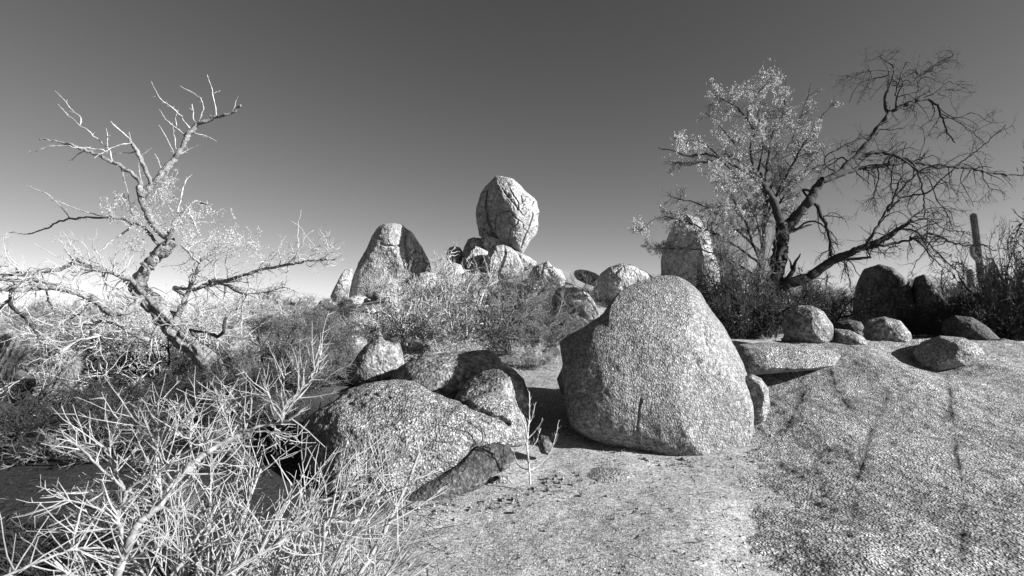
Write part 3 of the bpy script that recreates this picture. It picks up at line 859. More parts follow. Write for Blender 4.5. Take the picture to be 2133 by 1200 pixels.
#@VEG
# ------------------------------------------------------------------ left bare tree
def left_tree():
    t = Traced(8.0, 5)
    base = at(462, 815, 8.0)
    root = empty('bare_tree', base, 'pale leaning leafless tree with twisted rough trunk at the left, small leaf sprigs', 'tree')
    T = []
    tr = t.bough('p', [(470, 835), (455, 795), (437, 757), (405, 725), (368, 693), (341, 656), (320, 635), (295, 610), (287, 592), (308, 554), (333, 525), (358, 500)], 20, 10.5, dY=0.1, attach=False, Y0=8.0)
    limb_obj('trunk', *tr, M_barkpale, root, 3, 30, 0.34)
    B = []; DK = []

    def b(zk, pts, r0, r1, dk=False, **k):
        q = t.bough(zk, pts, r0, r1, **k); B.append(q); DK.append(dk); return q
    b('1', [(850, 950), (820, 930), (770, 880), (730, 800), (705, 740), (700, 690)], 8, 7, dY=0)
    b('1', [(715, 735), (745, 700), (775, 665), (805, 630), (860, 575), (910, 500), (940, 440), (985, 380)], 7.5, 4)
    b('1', [(985, 380), (1080, 345), (1160, 325), (1202, 288)], 3.5, 2)
    b('1', [(760, 685), (740, 640), (720, 590), (700, 550), (680, 510), (655, 470)], 4.6, 3)
    b('1', [(655, 470), (610, 420), (550, 370)], 2, .8)
    b('1', [(700, 690), (700, 665), (650, 620), (600, 590), (560, 570), (500, 540), (430, 510), (370, 490), (300, 470), (200, 455)], 5, 1.2)
    for p_, r in [([(925, 440), (870, 390), (820, 350), (795, 305)], 2), ([(950, 405), (900, 340), (850, 290), (800, 250), (775, 205), (755, 170)], 2.4),
                  ([(970, 370), (965, 310), (962, 252)], 1.7), ([(990, 375), (1015, 310), (1012, 265), (960, 225), (900, 190)], 1.2), ([(1080, 345), (1070, 270), (1055, 190), (1035, 135)], 1.6),
                  ([(1160, 320), (1175, 280), (1188, 238)], 1.4), ([(970, 425), (1030, 438), (1083, 462)], 1.3), ([(880, 540), (940, 510), (1003, 487)], 1.2),
                  ([(870, 530), (840, 460), (790, 382)], 1.2), ([(885, 520), (870, 440), (860, 370)], 1.2), ([(810, 610), (790, 560), (775, 530)], .9),
                  ([(655, 475), (600, 485), (540, 510), (470, 550)], 1.8), ([(690, 515), (640, 525), (565, 530)], 1.6), ([(700, 540), (740, 515), (768, 495)], .9),
                  ([(520, 510), (420, 500), (340, 493), (260, 490), (200, 510), (135, 522)], 1.8), ([(560, 565), (545, 510), (500, 470), (450, 420), (400, 385), (350, 345), (290, 280)], 1.8),
                  ([(400, 385), (405, 350), (360, 310), (320, 255), (278, 212)], 1.6), ([(530, 500), (540, 450), (530, 400)], 1.4), ([(430, 510), (380, 540), (345, 568)], 1.3),
                  ([(705, 665), (695, 620), (695, 570)], 1.3), ([(600, 590), (620, 650), (640, 740), (665, 860)], 1.2), ([(885, 400), (880, 350), (890, 310)], 1.3),
                  ([(655, 470), (650, 440), (640, 420)], 1), ([(780, 240), (760, 248)], 1.2), ([(1070, 225), (1100, 212)], .7)]:
        b('1', p_, r * .75, .5)
    b('1', [(850, 940), (880, 870), (920, 820), (970, 770), (1010, 772), (1060, 785)], 4.5, 1.5)
    b('1', [(890, 830), (905, 740), (930, 660), (960, 630)], 2.2, 1)
    b('1', [(940, 800), (965, 860), (990, 920)], 2, 1)
    b('1', [(810, 1010), (770, 960), (720, 900), (650, 870), (560, 850), (430, 850), (350, 855), (290, 870), (220, 905), (130, 930), (50, 918)], 3.2, .8)
    b('1', [(350, 855), (310, 800), (260, 750), (200, 715), (130, 688)], 1.2, .6)
    b('1', [(520, 845), (440, 825), (360, 795), (280, 765)], 1.2, .6)
    b('1', [(650, 900), (620, 920), (560, 960), (510, 1010), (450, 1060)], 1.8, .8)
    # low limbs left
    b('A', [(1290, 330), (1180, 250), (1090, 330), (930, 370), (820, 275), (700, 222), (560, 180), (400, 155), (200, 165), (0, 175), (-160, 215)], 7.5, 5, dY=-1.0, wig=1.5)
    b('A', [(1160, 200), (1110, 110), (1000, 60), (880, 20), (700, 5), (600, 30)], 5, 2.2, dY=-0.4)
    b('1', [(690, 1160), (640, 1160), (560, 1120), (480, 1100), (420, 1080), (380, 1055), (350, 1085), (280, 1110), (200, 1120), (0, 1135), (-60, 1150)], 4.2, 3.5, dY=-.9)
    b('A', [(420, 0), (330, 30), (200, 60), (60, 45), (-100, 80)], 3.4, 2.2, dY=-.3)
    b('A', [(400, 130), (300, 90), (160, 100), (0, 90), (-100, 110)], 4, 2.5, dY=-.2)
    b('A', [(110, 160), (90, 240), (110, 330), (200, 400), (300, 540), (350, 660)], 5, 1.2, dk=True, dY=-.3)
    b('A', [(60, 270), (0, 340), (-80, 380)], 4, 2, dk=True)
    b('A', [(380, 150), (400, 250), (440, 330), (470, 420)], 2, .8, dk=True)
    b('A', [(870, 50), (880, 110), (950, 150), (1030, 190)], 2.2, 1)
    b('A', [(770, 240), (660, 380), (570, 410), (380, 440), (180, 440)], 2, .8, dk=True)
    # second, right stem and right limb
    b('B', [(130, 440), (200, 300), (260, 160), (300, 60), (330, -20)], 5.5, 3.8)
    b('1', [(990, 1110), (1010, 1060), (1080, 1000), (1100, 960)], 3.5, 1.6)
    b('1', [(1010, 1080), (960, 1040), (900, 980)], 2.6, 1.8)
    b('B', [(130, 160), (300, 165), (440, 130), (560, 130), (640, 180), (740, 215)], 3.8, 2)
    b('1', [(1050, 1165), (1130, 1165), (1200, 1140), (1300, 1110), (1400, 1090), (1500, 1070), (1600, 1060), (1680, 1058)], 4.5, 1.2)
    b('1', [(1460, 1075), (1490, 1010), (1490, 900), (1505, 810)], 1.2, .5)
    b('1', [(1490, 960), (1570, 915)], .8, .4)
    b('1', [(1545, 1060), (1570, 1000), (1655, 965)], 1, .4)
    b('B', [(740, 210), (880, 195), (1000, 170), (1100, 165), (1180, 215)], 1.6, .7)
    b('B', [(730, 215), (700, 330), (695, 450), (685, 580)], 1.8, 1)
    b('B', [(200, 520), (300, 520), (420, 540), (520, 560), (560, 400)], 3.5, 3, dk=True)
    b('B', [(340, 480), (230, 460), (120, 465), (0, 470)], 2, 1)
    # broken drooping limb
    b('A', [(1300, 500), (1250, 590), (1150, 560), (1050, 500), (960, 450), (860, 428)], 4, 4.5, dY=-.3)
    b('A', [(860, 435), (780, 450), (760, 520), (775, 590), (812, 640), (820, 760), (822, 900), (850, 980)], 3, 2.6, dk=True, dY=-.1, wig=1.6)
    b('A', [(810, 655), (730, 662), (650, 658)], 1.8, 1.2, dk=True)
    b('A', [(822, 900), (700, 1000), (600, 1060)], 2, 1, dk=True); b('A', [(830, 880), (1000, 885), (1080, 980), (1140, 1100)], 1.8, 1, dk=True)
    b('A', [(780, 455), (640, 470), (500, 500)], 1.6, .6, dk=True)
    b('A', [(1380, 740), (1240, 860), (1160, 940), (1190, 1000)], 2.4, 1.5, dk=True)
    b('A', [(830, 560), (650, 600), (480, 710), (300, 820), (100, 970), (0, 1040)], 1.8, 1)
    for i, (P, R) in enumerate(B):
        if R[0] > 0.02 or DK[i]: limb_obj('bough', P, R, M_barkdark if DK[i] else M_barkpale, root, 10 + i, 9, 0.22)  # DK boughs take the darker bark, shade put into the colour
    w = Wood()
    for (P, R), dk in zip(B, DK):
        if R[0] <= 0.02 and not dk:
            Pq, Rq = resamp(P, R, len(P) * 2); w.add(Pq[None], Rq[None] * (1 + 0.2 * t.rg.normal(size=Rq.shape))[None], 6)
    rg = np.random.default_rng(8)
    P, R = stack(B)
    # stubby spurs everywhere, longer fine twigs on the lower limbs
    C, Rr = sprout(P, R, 520, rg, (0.02, 0.09), kink=0.25, npts=4, rmax=.004, rmin=.0025); w.add(C, Rr)
    low = P[P[:, :, 2].mean(1) < at(400, 520, 8)[2]]; lowR = R[P[:, :, 2].mean(1) < at(400, 520, 8)[2]]
    C, Rr = sprout(low, lowR, 420, rg, (0.25, 0.8), (30, 85), 0.02, 0.3, 8, rmax=.008, rmin=.004, tmin=.05); w.add(C, Rr, 5)
    C2, R2 = sprout(C, Rr, 1500, rg, (0.08, 0.35), (30, 75), 0.0, 0.3, 6, rmax=.0045, rmin=.0026); w.add(C2, R2)
    C3, R3 = sprout(C2, R2, 2500, rg, (0.03, 0.14), (35, 80), 0.0, 0.25, 4, rmax=.003, rmin=.002); w.add(C3, R3, 3)
    w.build('twig_crown', M_twigpale, root)
    # leafy sprigs
    LP = []; sw = Wood()
    for (x, y, rr, n) in [(845, 670, 28, 18), (835, 740, 35, 22), (610, 800, 60, 22), (560, 830, 50, 16), (700, 860, 60, 18), (760, 790, 60, 14), (1020, 850, 50, 18), (960, 850, 60, 16), (1150, 960, 60, 26),
                          (1230, 1000, 60, 28), (1100, 1010, 60, 22), (650, 1010, 50, 18), (900, 900, 60, 16), (980, 980, 70, 20), (800, 880, 60, 14), (700, 930, 60, 14), (1280, 980, 30, 12)]:
        q = Z('1', [(x, y)])[0]
        k = rg.normal(size=(n, 2)) * rr / 2.4 * 0.55 + np.array(q)
        S = at(k[:, 0], k[:, 1], 8 + rg.normal(size=n) * 0.25)
        D = rg.normal(size=(n, 3)) * 0.5 + np.array([0, 0, 0.9]); D /= np.linalg.norm(D, axis=1)[:, None]
        st = [S]
        for _ in range(5):
            D = D + rg.normal(size=D.shape) * .3; D /= np.linalg.norm(D, axis=1)[:, None]; st.append(st[-1] + D * 0.035)
        C = np.stack(st, 1); sw.add(C, np.full(C.shape[:2], .0022), 3); LP.append(C.reshape(-1, 3))
    sw.build('leafy_twig_crown', M_twigpale, root)
    V, Fq = leaves(np.concatenate(LP), rg, 0.011, 3, 0.014)
    leaf_obj('foliage', V, Fq, M_leafpale, root)


left_tree()


# ------------------------------------------------------------------ right dead tree
def right_tree():
    t = Traced(12.0, 15)
    root = empty('dead_tree', at(1600, 690, 12), 'big dark dead tree with arching drooping branches at the right', 'tree')
    B = []

    def b(zk, pts, r0, r1, **k):
        q = t.bough(zk, pts, r0, r1, **k); B.append(q); return q
    tr = t.bough('4', [(590, 1190), (600, 1080), (603, 1000), (612, 940), (622, 880), (635, 800), (632, 745)], 15, 12, dY=0, attach=False, Y0=12.0)
    limb_obj('trunk', *tr, M_barkdark, root, 31, 30, 0.34)
    b('4', [(632, 760), (615, 700), (590, 640), (560, 590), (535, 565), (490, 555)], 9.5, 4.5, dY=.3)
    b('4', [(520, 560), (480, 535), (430, 505), (380, 480), (320, 465), (260, 475), (190, 450), (140, 443)], 3.2, .8)
    b('4', [(640, 790), (680, 735), (720, 690), (750, 650), (775, 605), (800, 570)], 11, 8.5, dY=-.3)
    b('4', [(800, 575), (860, 545), (900, 510), (950, 460), (1000, 400), (1040, 340), (1068, 300)], 7.5, 5)
    b('4', [(1068, 300), (1130, 270), (1200, 245), (1250, 262), (1280, 310), (1300, 370), (1335, 425)], 4.2, .9, wig=1.5)
    b('4', [(800, 575), (880, 545), (940, 525), (1000, 515), (1070, 510), (1150, 497), (1250, 515), (1400, 525), (1500, 545), (1612, 550)], 5.5, 1.1, wig=1.5)
    b('4', [(940, 480), (1020, 460), (1100, 475), (1160, 500), (1190, 560), (1210, 640), (1210, 720)], 4, 1, wig=1.5)
    b('4', [(1062, 300), (1050, 262), (1060, 210), (1085, 150), (1080, 110), (1030, 75)], 3.2, .7)
    b('4', [(1085, 130), (1010, 128), (960, 130), (900, 150), (835, 180)], 1.6, .5)
    b('4', [(1060, 150), (990, 165), (940, 190), (905, 262)], 1.6, .5)
    b('4', [(1095, 280), (1110, 210), (1160, 180), (1220, 140), (1300, 95), (1360, 45)], 2.2, .5)
    b('4', [(1090, 230), (1115, 150), (1135, 92), (1142, 98)], 1.8, .7)
    b('4', [(1200, 245), (1260, 215), (1310, 175), (1365, 200)], 1.6, .5)
    b('4', [(1160, 180), (1230, 120), (1257, 78)], 1.2, .4)
    b('4', [(1100, 280), (1150, 290), (1170, 285)], 1.2, .5); b('4', [(1090, 240), (1180, 215), (1240, 165)], 1.2, .4)
    b('4', [(1260, 270), (1330, 320), (1410, 300), (1480, 340), (1540, 335)], 1.4, .4)
    b('4', [(1270, 300), (1350, 340), (1430, 400), (1470, 440)], 1.4, .4)
    b('4', [(950, 500), (1040, 440), (1110, 370)], 1.3, .5); b('4', [(860, 540), (820, 520), (810, 480), (870, 440), (960, 400), (1010, 380)], 1.6, .6)
    b('4', [(905, 505), (880, 480), (845, 500), (805, 525)], 2.2, 1.2)
    b('4', [(755, 650), (790, 700), (815, 760), (832, 830), (835, 880)], 4, 3)
    b('4', [(720, 610), (740, 640), (770, 645)], 2.4, 2); b('4', [(690, 770), (740, 740), (790, 745), (822, 780)], 2.4, 1.4)
    b('4', [(675, 780), (720, 760), (760, 750)], 3.6, 1.2)
    # low horizontal limb
    b('4', [(600, 1030), (650, 990), (720, 972), (780, 940), (850, 895), (920, 862), (980, 835), (1060, 800), (1110, 765), (1165, 735)], 11, 3.6, dY=-.8)
    b('4', [(975, 835), (1020, 760), (1060, 690), (1090, 640), (1110, 570), (1150, 530)], 3.4, 1)
    b('4', [(960, 850), (1010, 838), (1100, 822), (1160, 810), (1250, 792), (1340, 830), (1440, 835), (1500, 860)], 3.2, .9, wig=1.4)
    b('4', [(1110, 765), (1180, 780), (1230, 830), (1262, 860), (1300, 905)], 2.4, .9)
    b('4', [(860, 895), (910, 888), (960, 890), (995, 885)], 3.8, 2.6)
    b('4', [(1150, 800), (1200, 830), (1240, 880), (1290, 925)], 2.2, .8)
    b('4', [(1140, 745), (1190, 700), (1260, 680), (1330, 700)], 1.8, .6); b('4', [(1060, 700), (1130, 640), (1220, 620), (1290, 560), (1400, 470), (1540, 350)], 2.2, .6, wig=1.3)
    b('4', [(1090, 640), (1180, 545), (1260, 510), (1350, 520)], 2, .8); b('4', [(1190, 480), (1210, 400), (1200, 350)], 1, .4)
    b('4', [(1110, 480), (1170, 520), (1230, 570), (1260, 650), (1300, 700), (1320, 760)], 2, .6); b('4', [(1090, 500), (1075, 580), (1085, 650), (1060, 720)], 1.6, .6)
    b('4', [(1020, 520), (1025, 570), (1000, 640), (970, 700)], 1.6, .5); b('4', [(1370, 520), (1360, 570), (1380, 620), (1410, 680)], 1.3, .4)
    b('4', [(1310, 525), (1320, 600), (1350, 640)], 1.2, .4); b('4', [(1440, 530), (1470, 600), (1520, 620)], 1.2, .4); b('4', [(1250, 800), (1180, 900), (1150, 960)], 1.2, .5)
    b('4', [(1270, 870), (1330, 930), (1400, 960)], 1.6, .5); b('4', [(1160, 740), (1230, 730), (1300, 770), (1380, 780)], 1.6, .5)
    # broken stump with two horns
    b('4', [(660, 965), (680, 940), (690, 905), (712, 865)], 5, 1); b('4', [(675, 935), (672, 905), (660, 878)], 3, .8)
    for i, (P, R) in enumerate(B):
        if R[0] > 0.028: limb_obj('bough', P, R, M_barkdark, root, 50 + i, 9, 0.2)
    w = Wood()
    for P, R in B:
        if R[0] <= 0.028:
            Pq, Rq = resamp(P, R, len(P) * 2); w.add(Pq[None], Rq[None], 6)
    rg = np.random.default_rng(18)
    sel = [(P, R) for P, R in B if P[:, 0].mean() > at(1690, 400, 12)[0]]
    P, R = stack(sel, 18)
    C, Rr = sprout(P, R, 340, rg, (0.3, 1.2), (30, 80), -0.09, 0.24, 10, rmax=.013, rmin=.006, tmin=.15, tipf=.7); w.add(C, Rr, 5)
    C2, R2 = sprout(C, Rr, 1700, rg, (0.12, 0.5), (25, 70), -0.05, 0.25, 7, rmax=.007, rmin=.004); w.add(C2, R2, 4)
    C3, R3 = sprout(C2, R2, 1300, rg, (0.06, 0.25), (30, 75), 0.0, 0.2, 4, rmax=.004, rmin=.003); w.add(C3, R3, 3)
    w.build('twig_crown', M_twigdark, root)


right_tree()


# ------------------------------------------------------------------ leafy tree left of the dead tree
def leafy_tree():
    t = Traced(13.0, 25)
    root = empty('leafy_tree', at(1560, 690, 13), 'spreading tree with small pale leaves behind the left of the dark dead tree', 'tree')
    B = []

    def b(zk, pts, r0, r1, **k):
        q = t.bough(zk, pts, r0, r1, **k); B.append(q); return q
    tr = t.bough('4', [(500, 1190), (520, 1060), (545, 940), (560, 820), (570, 700), (560, 600), (545, 540)], 7, 4.5, dY=0, attach=False, Y0=13)
    limb_obj('trunk', *tr, M_barkdark, root, 81, 12, 0.2)
    b('4', [(560, 620), (520, 520), (510, 430), (530, 380), (490, 320), (440, 270), (340, 220)], 3.4, .8)
    b('4', [(500, 330), (500, 285), (530, 230), (575, 180), (597, 118)], 2, .5)
    b('4', [(560, 650), (580, 480), (600, 380), (640, 300), (655, 165)], 3, .6)
    b('4', [(565, 700), (620, 520), (680, 400), (720, 290), (752, 185)], 3, .6)
    b('4', [(570, 720), (650, 560), (740, 400), (810, 300), (845, 255)], 3, .6)
    b('4', [(570, 740), (640, 640), (740, 520), (800, 430)], 2.4, .6)
    b('4', [(550, 640), (470, 560), (400, 500), (320, 420), (200, 405)], 2.6, .6)
    b('4', [(545, 600), (440, 420), (380, 350), (330, 300)], 2.2, .6)
    b('4', [(540, 560), (430, 480), (330, 500), (190, 500)], 2, .5)
    b('4', [(540, 540), (560, 420), (540, 300), (570, 200)], 2, .5)
    b('4', [(550, 860), (440, 760), (330, 680), (200, 640)], 3, .6)
    b('4', [(540, 900), (420, 820), (300, 760), (150, 720), (60, 780)], 3, .6)
    b('4', [(540, 880), (470, 700), (400, 600), (330, 540)], 3, .6)
    b('4', [(520, 950), (400, 880), (280, 850), (100, 850)], 2.4, .5)
    b('4', [(560, 840), (520, 700), (480, 620), (450, 560)], 2.4, .6)
    for i, (P, R) in enumerate(B): limb_obj('bough', P, R, M_barkdark, root, 90 + i, 7, 0.15)
    w = Wood(); rg = np.random.default_rng(28)
    P, R = stack(B, 16)
    C, Rr = sprout(P, R, 300, rg, (0.3, 0.95), (20, 65), 0.0, 0.22, 9, rmax=.012, rmin=.006, tmin=.15, tipf=.8); w.add(C, Rr, 5)
    C2, R2 = sprout(C, Rr, 1900, rg, (0.12, 0.36), (20, 60), 0.01, 0.22, 6, rmax=.006, rmin=.0045); w.add(C2, R2, 4)
    C3, R3 = sprout(C2, R2, 4200, rg, (0.08, 0.26), (20, 60), 0.05, 0.2, 4, rmax=.0045, rmin=.0035); w.add(C3, R3, 3)
    w.build('twig_crown', M_twigmid, root)
    pts = np.concatenate([C2[:, 2:].reshape(-1, 3), C3[:, 1:].reshape(-1, 3)])
    # leaves thin out in patches
    keep = fbm(pts * 0.9, 2, 77) + 0.25 * rg.normal(size=len(pts)) > -0.15
    V, Fq = leaves(pts[keep], rg, 0.0145, 7, 0.018)
    leaf_obj('foliage', V, Fq, M_leafsoft, root)


leafy_tree()


# ------------------------------------------------------------------ bushes
def bush_parts(seed, h, r, stems, n1, n2, n3, leaf=0, up=0.03, th=1.0, spread_=(8, 65), spine=False, kink=.16):
    """returns stem Wood arrays around the origin"""
    rg = np.random.default_rng(seed)
    a = rg.uniform(0, 2 * math.pi, stems); tl = np.radians(rg.uniform(spread_[0], spread_[1], stems))
    D = np.stack([np.cos(a) * np.sin(tl), np.sin(a) * np.sin(tl), np.cos(tl)], 1)
    D[:, :2] *= r / h * 1.3; D /= np.linalg.norm(D, axis=1)[:, None]
    S = np.stack([np.cos(a), np.sin(a), 0 * a], 1) * rg.uniform(0, 0.14 * r, stems)[:, None]; S[:, 2] = -0.05
    L = rg.uniform(0.6, 1.0, stems) * h * (0.75 + 0.3 * np.sin(tl))
    st = [S]
    for _ in range(9):
        D = D + rg.normal(size=D.shape) * kink * 0.6; D[:, 2] += up; D /= np.linalg.norm(D, axis=1)[:, None]
        st.append(st[-1] + D * (L / 9)[:, None])
    P = np.stack(st, 1); R = np.linspace(0.010, 0.004, 10)[None] * th * rg.uniform(.6, 1.3, stems)[:, None]
    stemw = [(P, R, 5)]; tw = []
    C, Rr = sprout(P, R, n1, rg, (0.2 * h, 0.5 * h), (20, 60), up, kink, 6, rmax=.006 * th, rmin=.003 * th, tmin=.2); tw.append((C, Rr, 4))
    C2, R2 = sprout(C, Rr, n2, rg, (0.07 * h, 0.24 * h), (25, 70), up * .5, kink, 5, rmax=.004 * th, rmin=.0025 * th); tw.append((C2, R2, 3))
    if n3:
        C3, R3 = sprout(C2, R2, n3, rg, (0.03 * h, 0.1 * h), (35, 80), 0, kink * .6, 3, rmax=.0028 * th, rmin=.002 * th); tw.append((C3, R3, 3))
    lf = None
    if leaf:
        pts = C2[:, 1:].reshape(-1, 3)
        lf = leaves(pts[rg.random(len(pts)) < min(leaf, 1)], rg, 0.014 * max(h, .8), 2 if leaf > .5 else 1, 0.02)
    return stemw, tw, lf


def mk(name, batches, mat):
    w = Wood()
    for P, R, k in batches: w.add(P, R, k)
    me = mesh_np(name, np.concatenate(w.V), np.concatenate(w.F)); me.materials.append(mat); return me


def bush_meshes(key, mats, **kw):
    s, t, l = bush_parts(**kw)
    out = [('stem_cluster', mk('stem_cluster', s, mats[0])), ('twig_crown', mk('twig_crown', t, mats[1]))]
    if l is not None:
        me = mesh_np('foliage', l[0], l[1], False); me.materials.append(mats[2]); out.append(('foliage', me))
    return out


def place(name, meshes, loc, rot, sc, label, cat, group=None):
    root = empty(name, loc, label, cat, group)
    root.rotation_euler = (0, 0, rot); root.scale = sc if hasattr(sc, '__len__') else (sc, sc, sc)
    for n_, me in meshes: link(n_, me, None, root)
    return root


PALE = (M_twigpale, M_twigpale, M_leafpale); GREY = (M_twigmid, M_twigmid, M_leafmid); DARK = (M_twigdark, M_twigdark, M_leafmid)
V_pale = [bush_meshes('a', PALE, seed=200 + i, h=1.0, r=0.8, stems=14, n1=170, n2=900, n3=1100, th=1.7, kink=.34, spread_=(10, 80), up=.01) for i in range(3)]
V_leaf = [bush_meshes('l', PALE, seed=210 + i, h=1.0, r=0.8, stems=16, n1=220, n2=1500, n3=0, leaf=.8, th=1.1, kink=.32, spread_=(10, 80), up=.01) for i in range(2)]
V_grey = [bush_meshes('g', GREY, seed=220 + i, h=1.0, r=0.85, stems=16, n1=240, n2=1500, n3=1800, th=1.2, kink=.3, spread_=(8, 78), up=.01) for i in range(3)]
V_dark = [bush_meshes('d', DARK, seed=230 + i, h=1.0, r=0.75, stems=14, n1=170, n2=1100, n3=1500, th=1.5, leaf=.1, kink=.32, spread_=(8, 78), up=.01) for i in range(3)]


def bush_at(px, pyb, Y, h, w, kind, seed, label, group=None, name='bush', cat='bush'):
    p = at(px, pyb, Y); z = g1(p[0], p[1])
    rg = np.random.default_rng(seed)
    v = {'p': V_pale, 'l': V_leaf, 'g': V_grey, 'd': V_dark}[kind]
    return place(name, v[seed % len(v)], (p[0], p[1], z), rg.uniform(0, 6.28), (w, w, h), label, cat, group)


# wide grey bush in the middle, and its neighbours (px, base py, Y, height, width)
bush_at(1060, 740, 11.0, 2.0, 2.0, 'g', 1, 'wide dense grey bush in front of the hill, below the balanced rock')
bush_at(1150, 730, 11.5, 1.12, 1.5, 'g', 2, 'dark grey bush between the wide central bush and the huge boulder')
bush_at(960, 740, 12.5, 2.55, 1.5, 'p', 3, 'grey bush at the left flank of the wide central bush')
bush_at(850, 745, 12, 2.25, 1.4, 'p', 4, 'pale twiggy bush below the fin-shaped boulder')
bush_at(770, 720, 14, 1.32, 1.3, 'p', 5, 'pale bush at the left foot of the hill, right of the leaning tree')
bush_at(900, 690, 17, 2.40, 1.7, 'p', 6, 'pale bush halfway up the hill left of its middle')
bush_at(985, 620, 23, 1.53, 1.6, 'p', 7, 'pale bush on the hill just below the small round skyline boulder')
bush_at(1100, 640, 20, 1.57, 2.0, 'g', 8, 'grey bush on the hill right below the egg-shaped rock')
bush_at(700, 760, 10, 1.0, 1.1, 'g', 9, 'low grey bush left of the brightly lit small rock')
bush_at(1180, 650, 19, 1.80, 1.6, 'g', 10, 'grey bush left of the big pale rounded boulder')
bush_at(1290, 640, 24, 1.2, 1.6, 'd', 11, 'dark bush in the gap left of the huge boulder, below the craggy rock')
bush_at(930, 760, 9.6, .7, 1.0, 'l', 12, 'low leafy bush behind the shaded rounded rock')
bush_at(1110, 765, 9.4, .6, .8, 'l', 13, 'low leafy bush in the shaded gap left of the huge boulder')
bush_at(820, 640, 24, 1.95, 1.6, 'p', 14, 'pale bush in front of the shadowed fin-shaped boulder')
bush_at(1040, 690, 15, 2.17, 2.0, 'g', 15, 'grey bush just uphill of the wide central bush')
bush_at(640, 720, 13, 1.3, 1.2, 'g', 16, 'grey bush at the lower left foot of the hill below the narrow shard')
bush_at(690, 700, 17, 1.3, 1.5, 'g', 17, 'grey bush just below the narrow upright shard of rock')
# right side bushes below and behind the trees
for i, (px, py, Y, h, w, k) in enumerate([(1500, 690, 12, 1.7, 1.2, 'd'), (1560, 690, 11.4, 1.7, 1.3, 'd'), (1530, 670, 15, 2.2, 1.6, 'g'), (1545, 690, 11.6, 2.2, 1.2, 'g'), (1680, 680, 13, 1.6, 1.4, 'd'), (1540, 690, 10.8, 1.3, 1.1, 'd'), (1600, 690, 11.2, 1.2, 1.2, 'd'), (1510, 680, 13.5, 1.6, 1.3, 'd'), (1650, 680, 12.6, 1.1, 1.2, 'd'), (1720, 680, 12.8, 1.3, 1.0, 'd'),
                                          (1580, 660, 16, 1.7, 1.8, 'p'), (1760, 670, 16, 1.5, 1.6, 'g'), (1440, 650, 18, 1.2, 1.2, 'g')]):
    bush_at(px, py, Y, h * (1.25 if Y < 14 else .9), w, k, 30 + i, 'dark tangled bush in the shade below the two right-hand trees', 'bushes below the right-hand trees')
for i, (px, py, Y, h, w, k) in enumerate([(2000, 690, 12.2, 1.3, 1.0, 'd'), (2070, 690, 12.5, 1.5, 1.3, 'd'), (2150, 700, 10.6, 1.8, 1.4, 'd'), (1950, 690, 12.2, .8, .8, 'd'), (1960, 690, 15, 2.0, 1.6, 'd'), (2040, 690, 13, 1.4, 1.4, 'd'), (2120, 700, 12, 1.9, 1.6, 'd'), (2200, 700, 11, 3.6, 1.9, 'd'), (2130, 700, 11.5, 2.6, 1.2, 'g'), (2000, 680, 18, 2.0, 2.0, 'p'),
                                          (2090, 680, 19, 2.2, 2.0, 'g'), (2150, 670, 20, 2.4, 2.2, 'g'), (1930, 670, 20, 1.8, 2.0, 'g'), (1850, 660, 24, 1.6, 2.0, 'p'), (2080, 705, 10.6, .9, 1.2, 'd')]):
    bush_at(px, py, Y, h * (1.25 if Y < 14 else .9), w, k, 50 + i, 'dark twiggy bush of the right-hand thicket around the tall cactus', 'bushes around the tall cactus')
# far thicket on the left
rg = np.random.default_rng(99)
for i in range(62):
    Y = 12.5 * (5 ** (i / 61.0)); px = rg.uniform(-60, 690)
    k = 'plg'[int(rg.choice(3, p=[.55, .1, .35]))]
    h = rg.uniform(0.55, 1.45) * (1 + Y / 60) * (.6 if px > 570 else 1); w = rg.uniform(1.0, 1.7) * (1 + Y / 60)
    bush_at(px, 700, Y, h, w, k, 100 + i, 'pale sunlit bush of the dense thicket behind the leaning tree', 'bushes of the left-hand thicket')
for i in range(26):
    Y = rg.uniform(30, 60); px = rg.uniform(1200, 2200)
    bush_at(px, 660, Y, rg.uniform(1.2, 2.2), rg.uniform(2, 3), 'g', 200 + i, 'far bush on the plain behind the right-hand trees', 'bushes on the far plain at the right')
# darker scrub under the leaning tree
for i, (px, py, Y, h, w, k) in enumerate([(20, 850, 7.5, .6, .8, 'd'), (190, 850, 7.0, .4, .8, 'd'), (270, 860, 7, .45, .9, 'd'), (360, 860, 7.2, .4, .8, 'd'), (470, 860, 7.2, .5, .7, 'd'), (500, 850, 7.5, .8, .7, 'g'), (455, 850, 7.55, .8, .6, 'd'), (560, 840, 7.6, .6, .9, 'd'),
                                          (620, 830, 7.8, .9, 1.0, 'g'), (200, 900, 6, .6, .8, 'd'), (330, 920, 5.6, .6, .8, 'd'), (60, 920, 5.6, .6, .9, 'd'), (680, 810, 8.4, .8, .8, 'g'), (470, 900, 6.2, .5, .8, 'd'),
                                          (560, 780, 9.6, .9, 1.2, 'p'), (380, 770, 10, .6, 1.0, 'd'), (90, 760, 11.5, .8, 1.2, 'g'), (250, 770, 9.4, .7, 1.0, 'p'), (600, 800, 8.8, 1.0, 1.1, 'd'), (300, 790, 8.6, .7, 1.0, 'd'), (660, 760, 10, 1.1, 1.1, 'g')]):
    bush_at(px, py, Y, h, w, k, 300 + i, 'low tangled dry bush under and around the leaning tree', 'low scrub around the leaning tree')


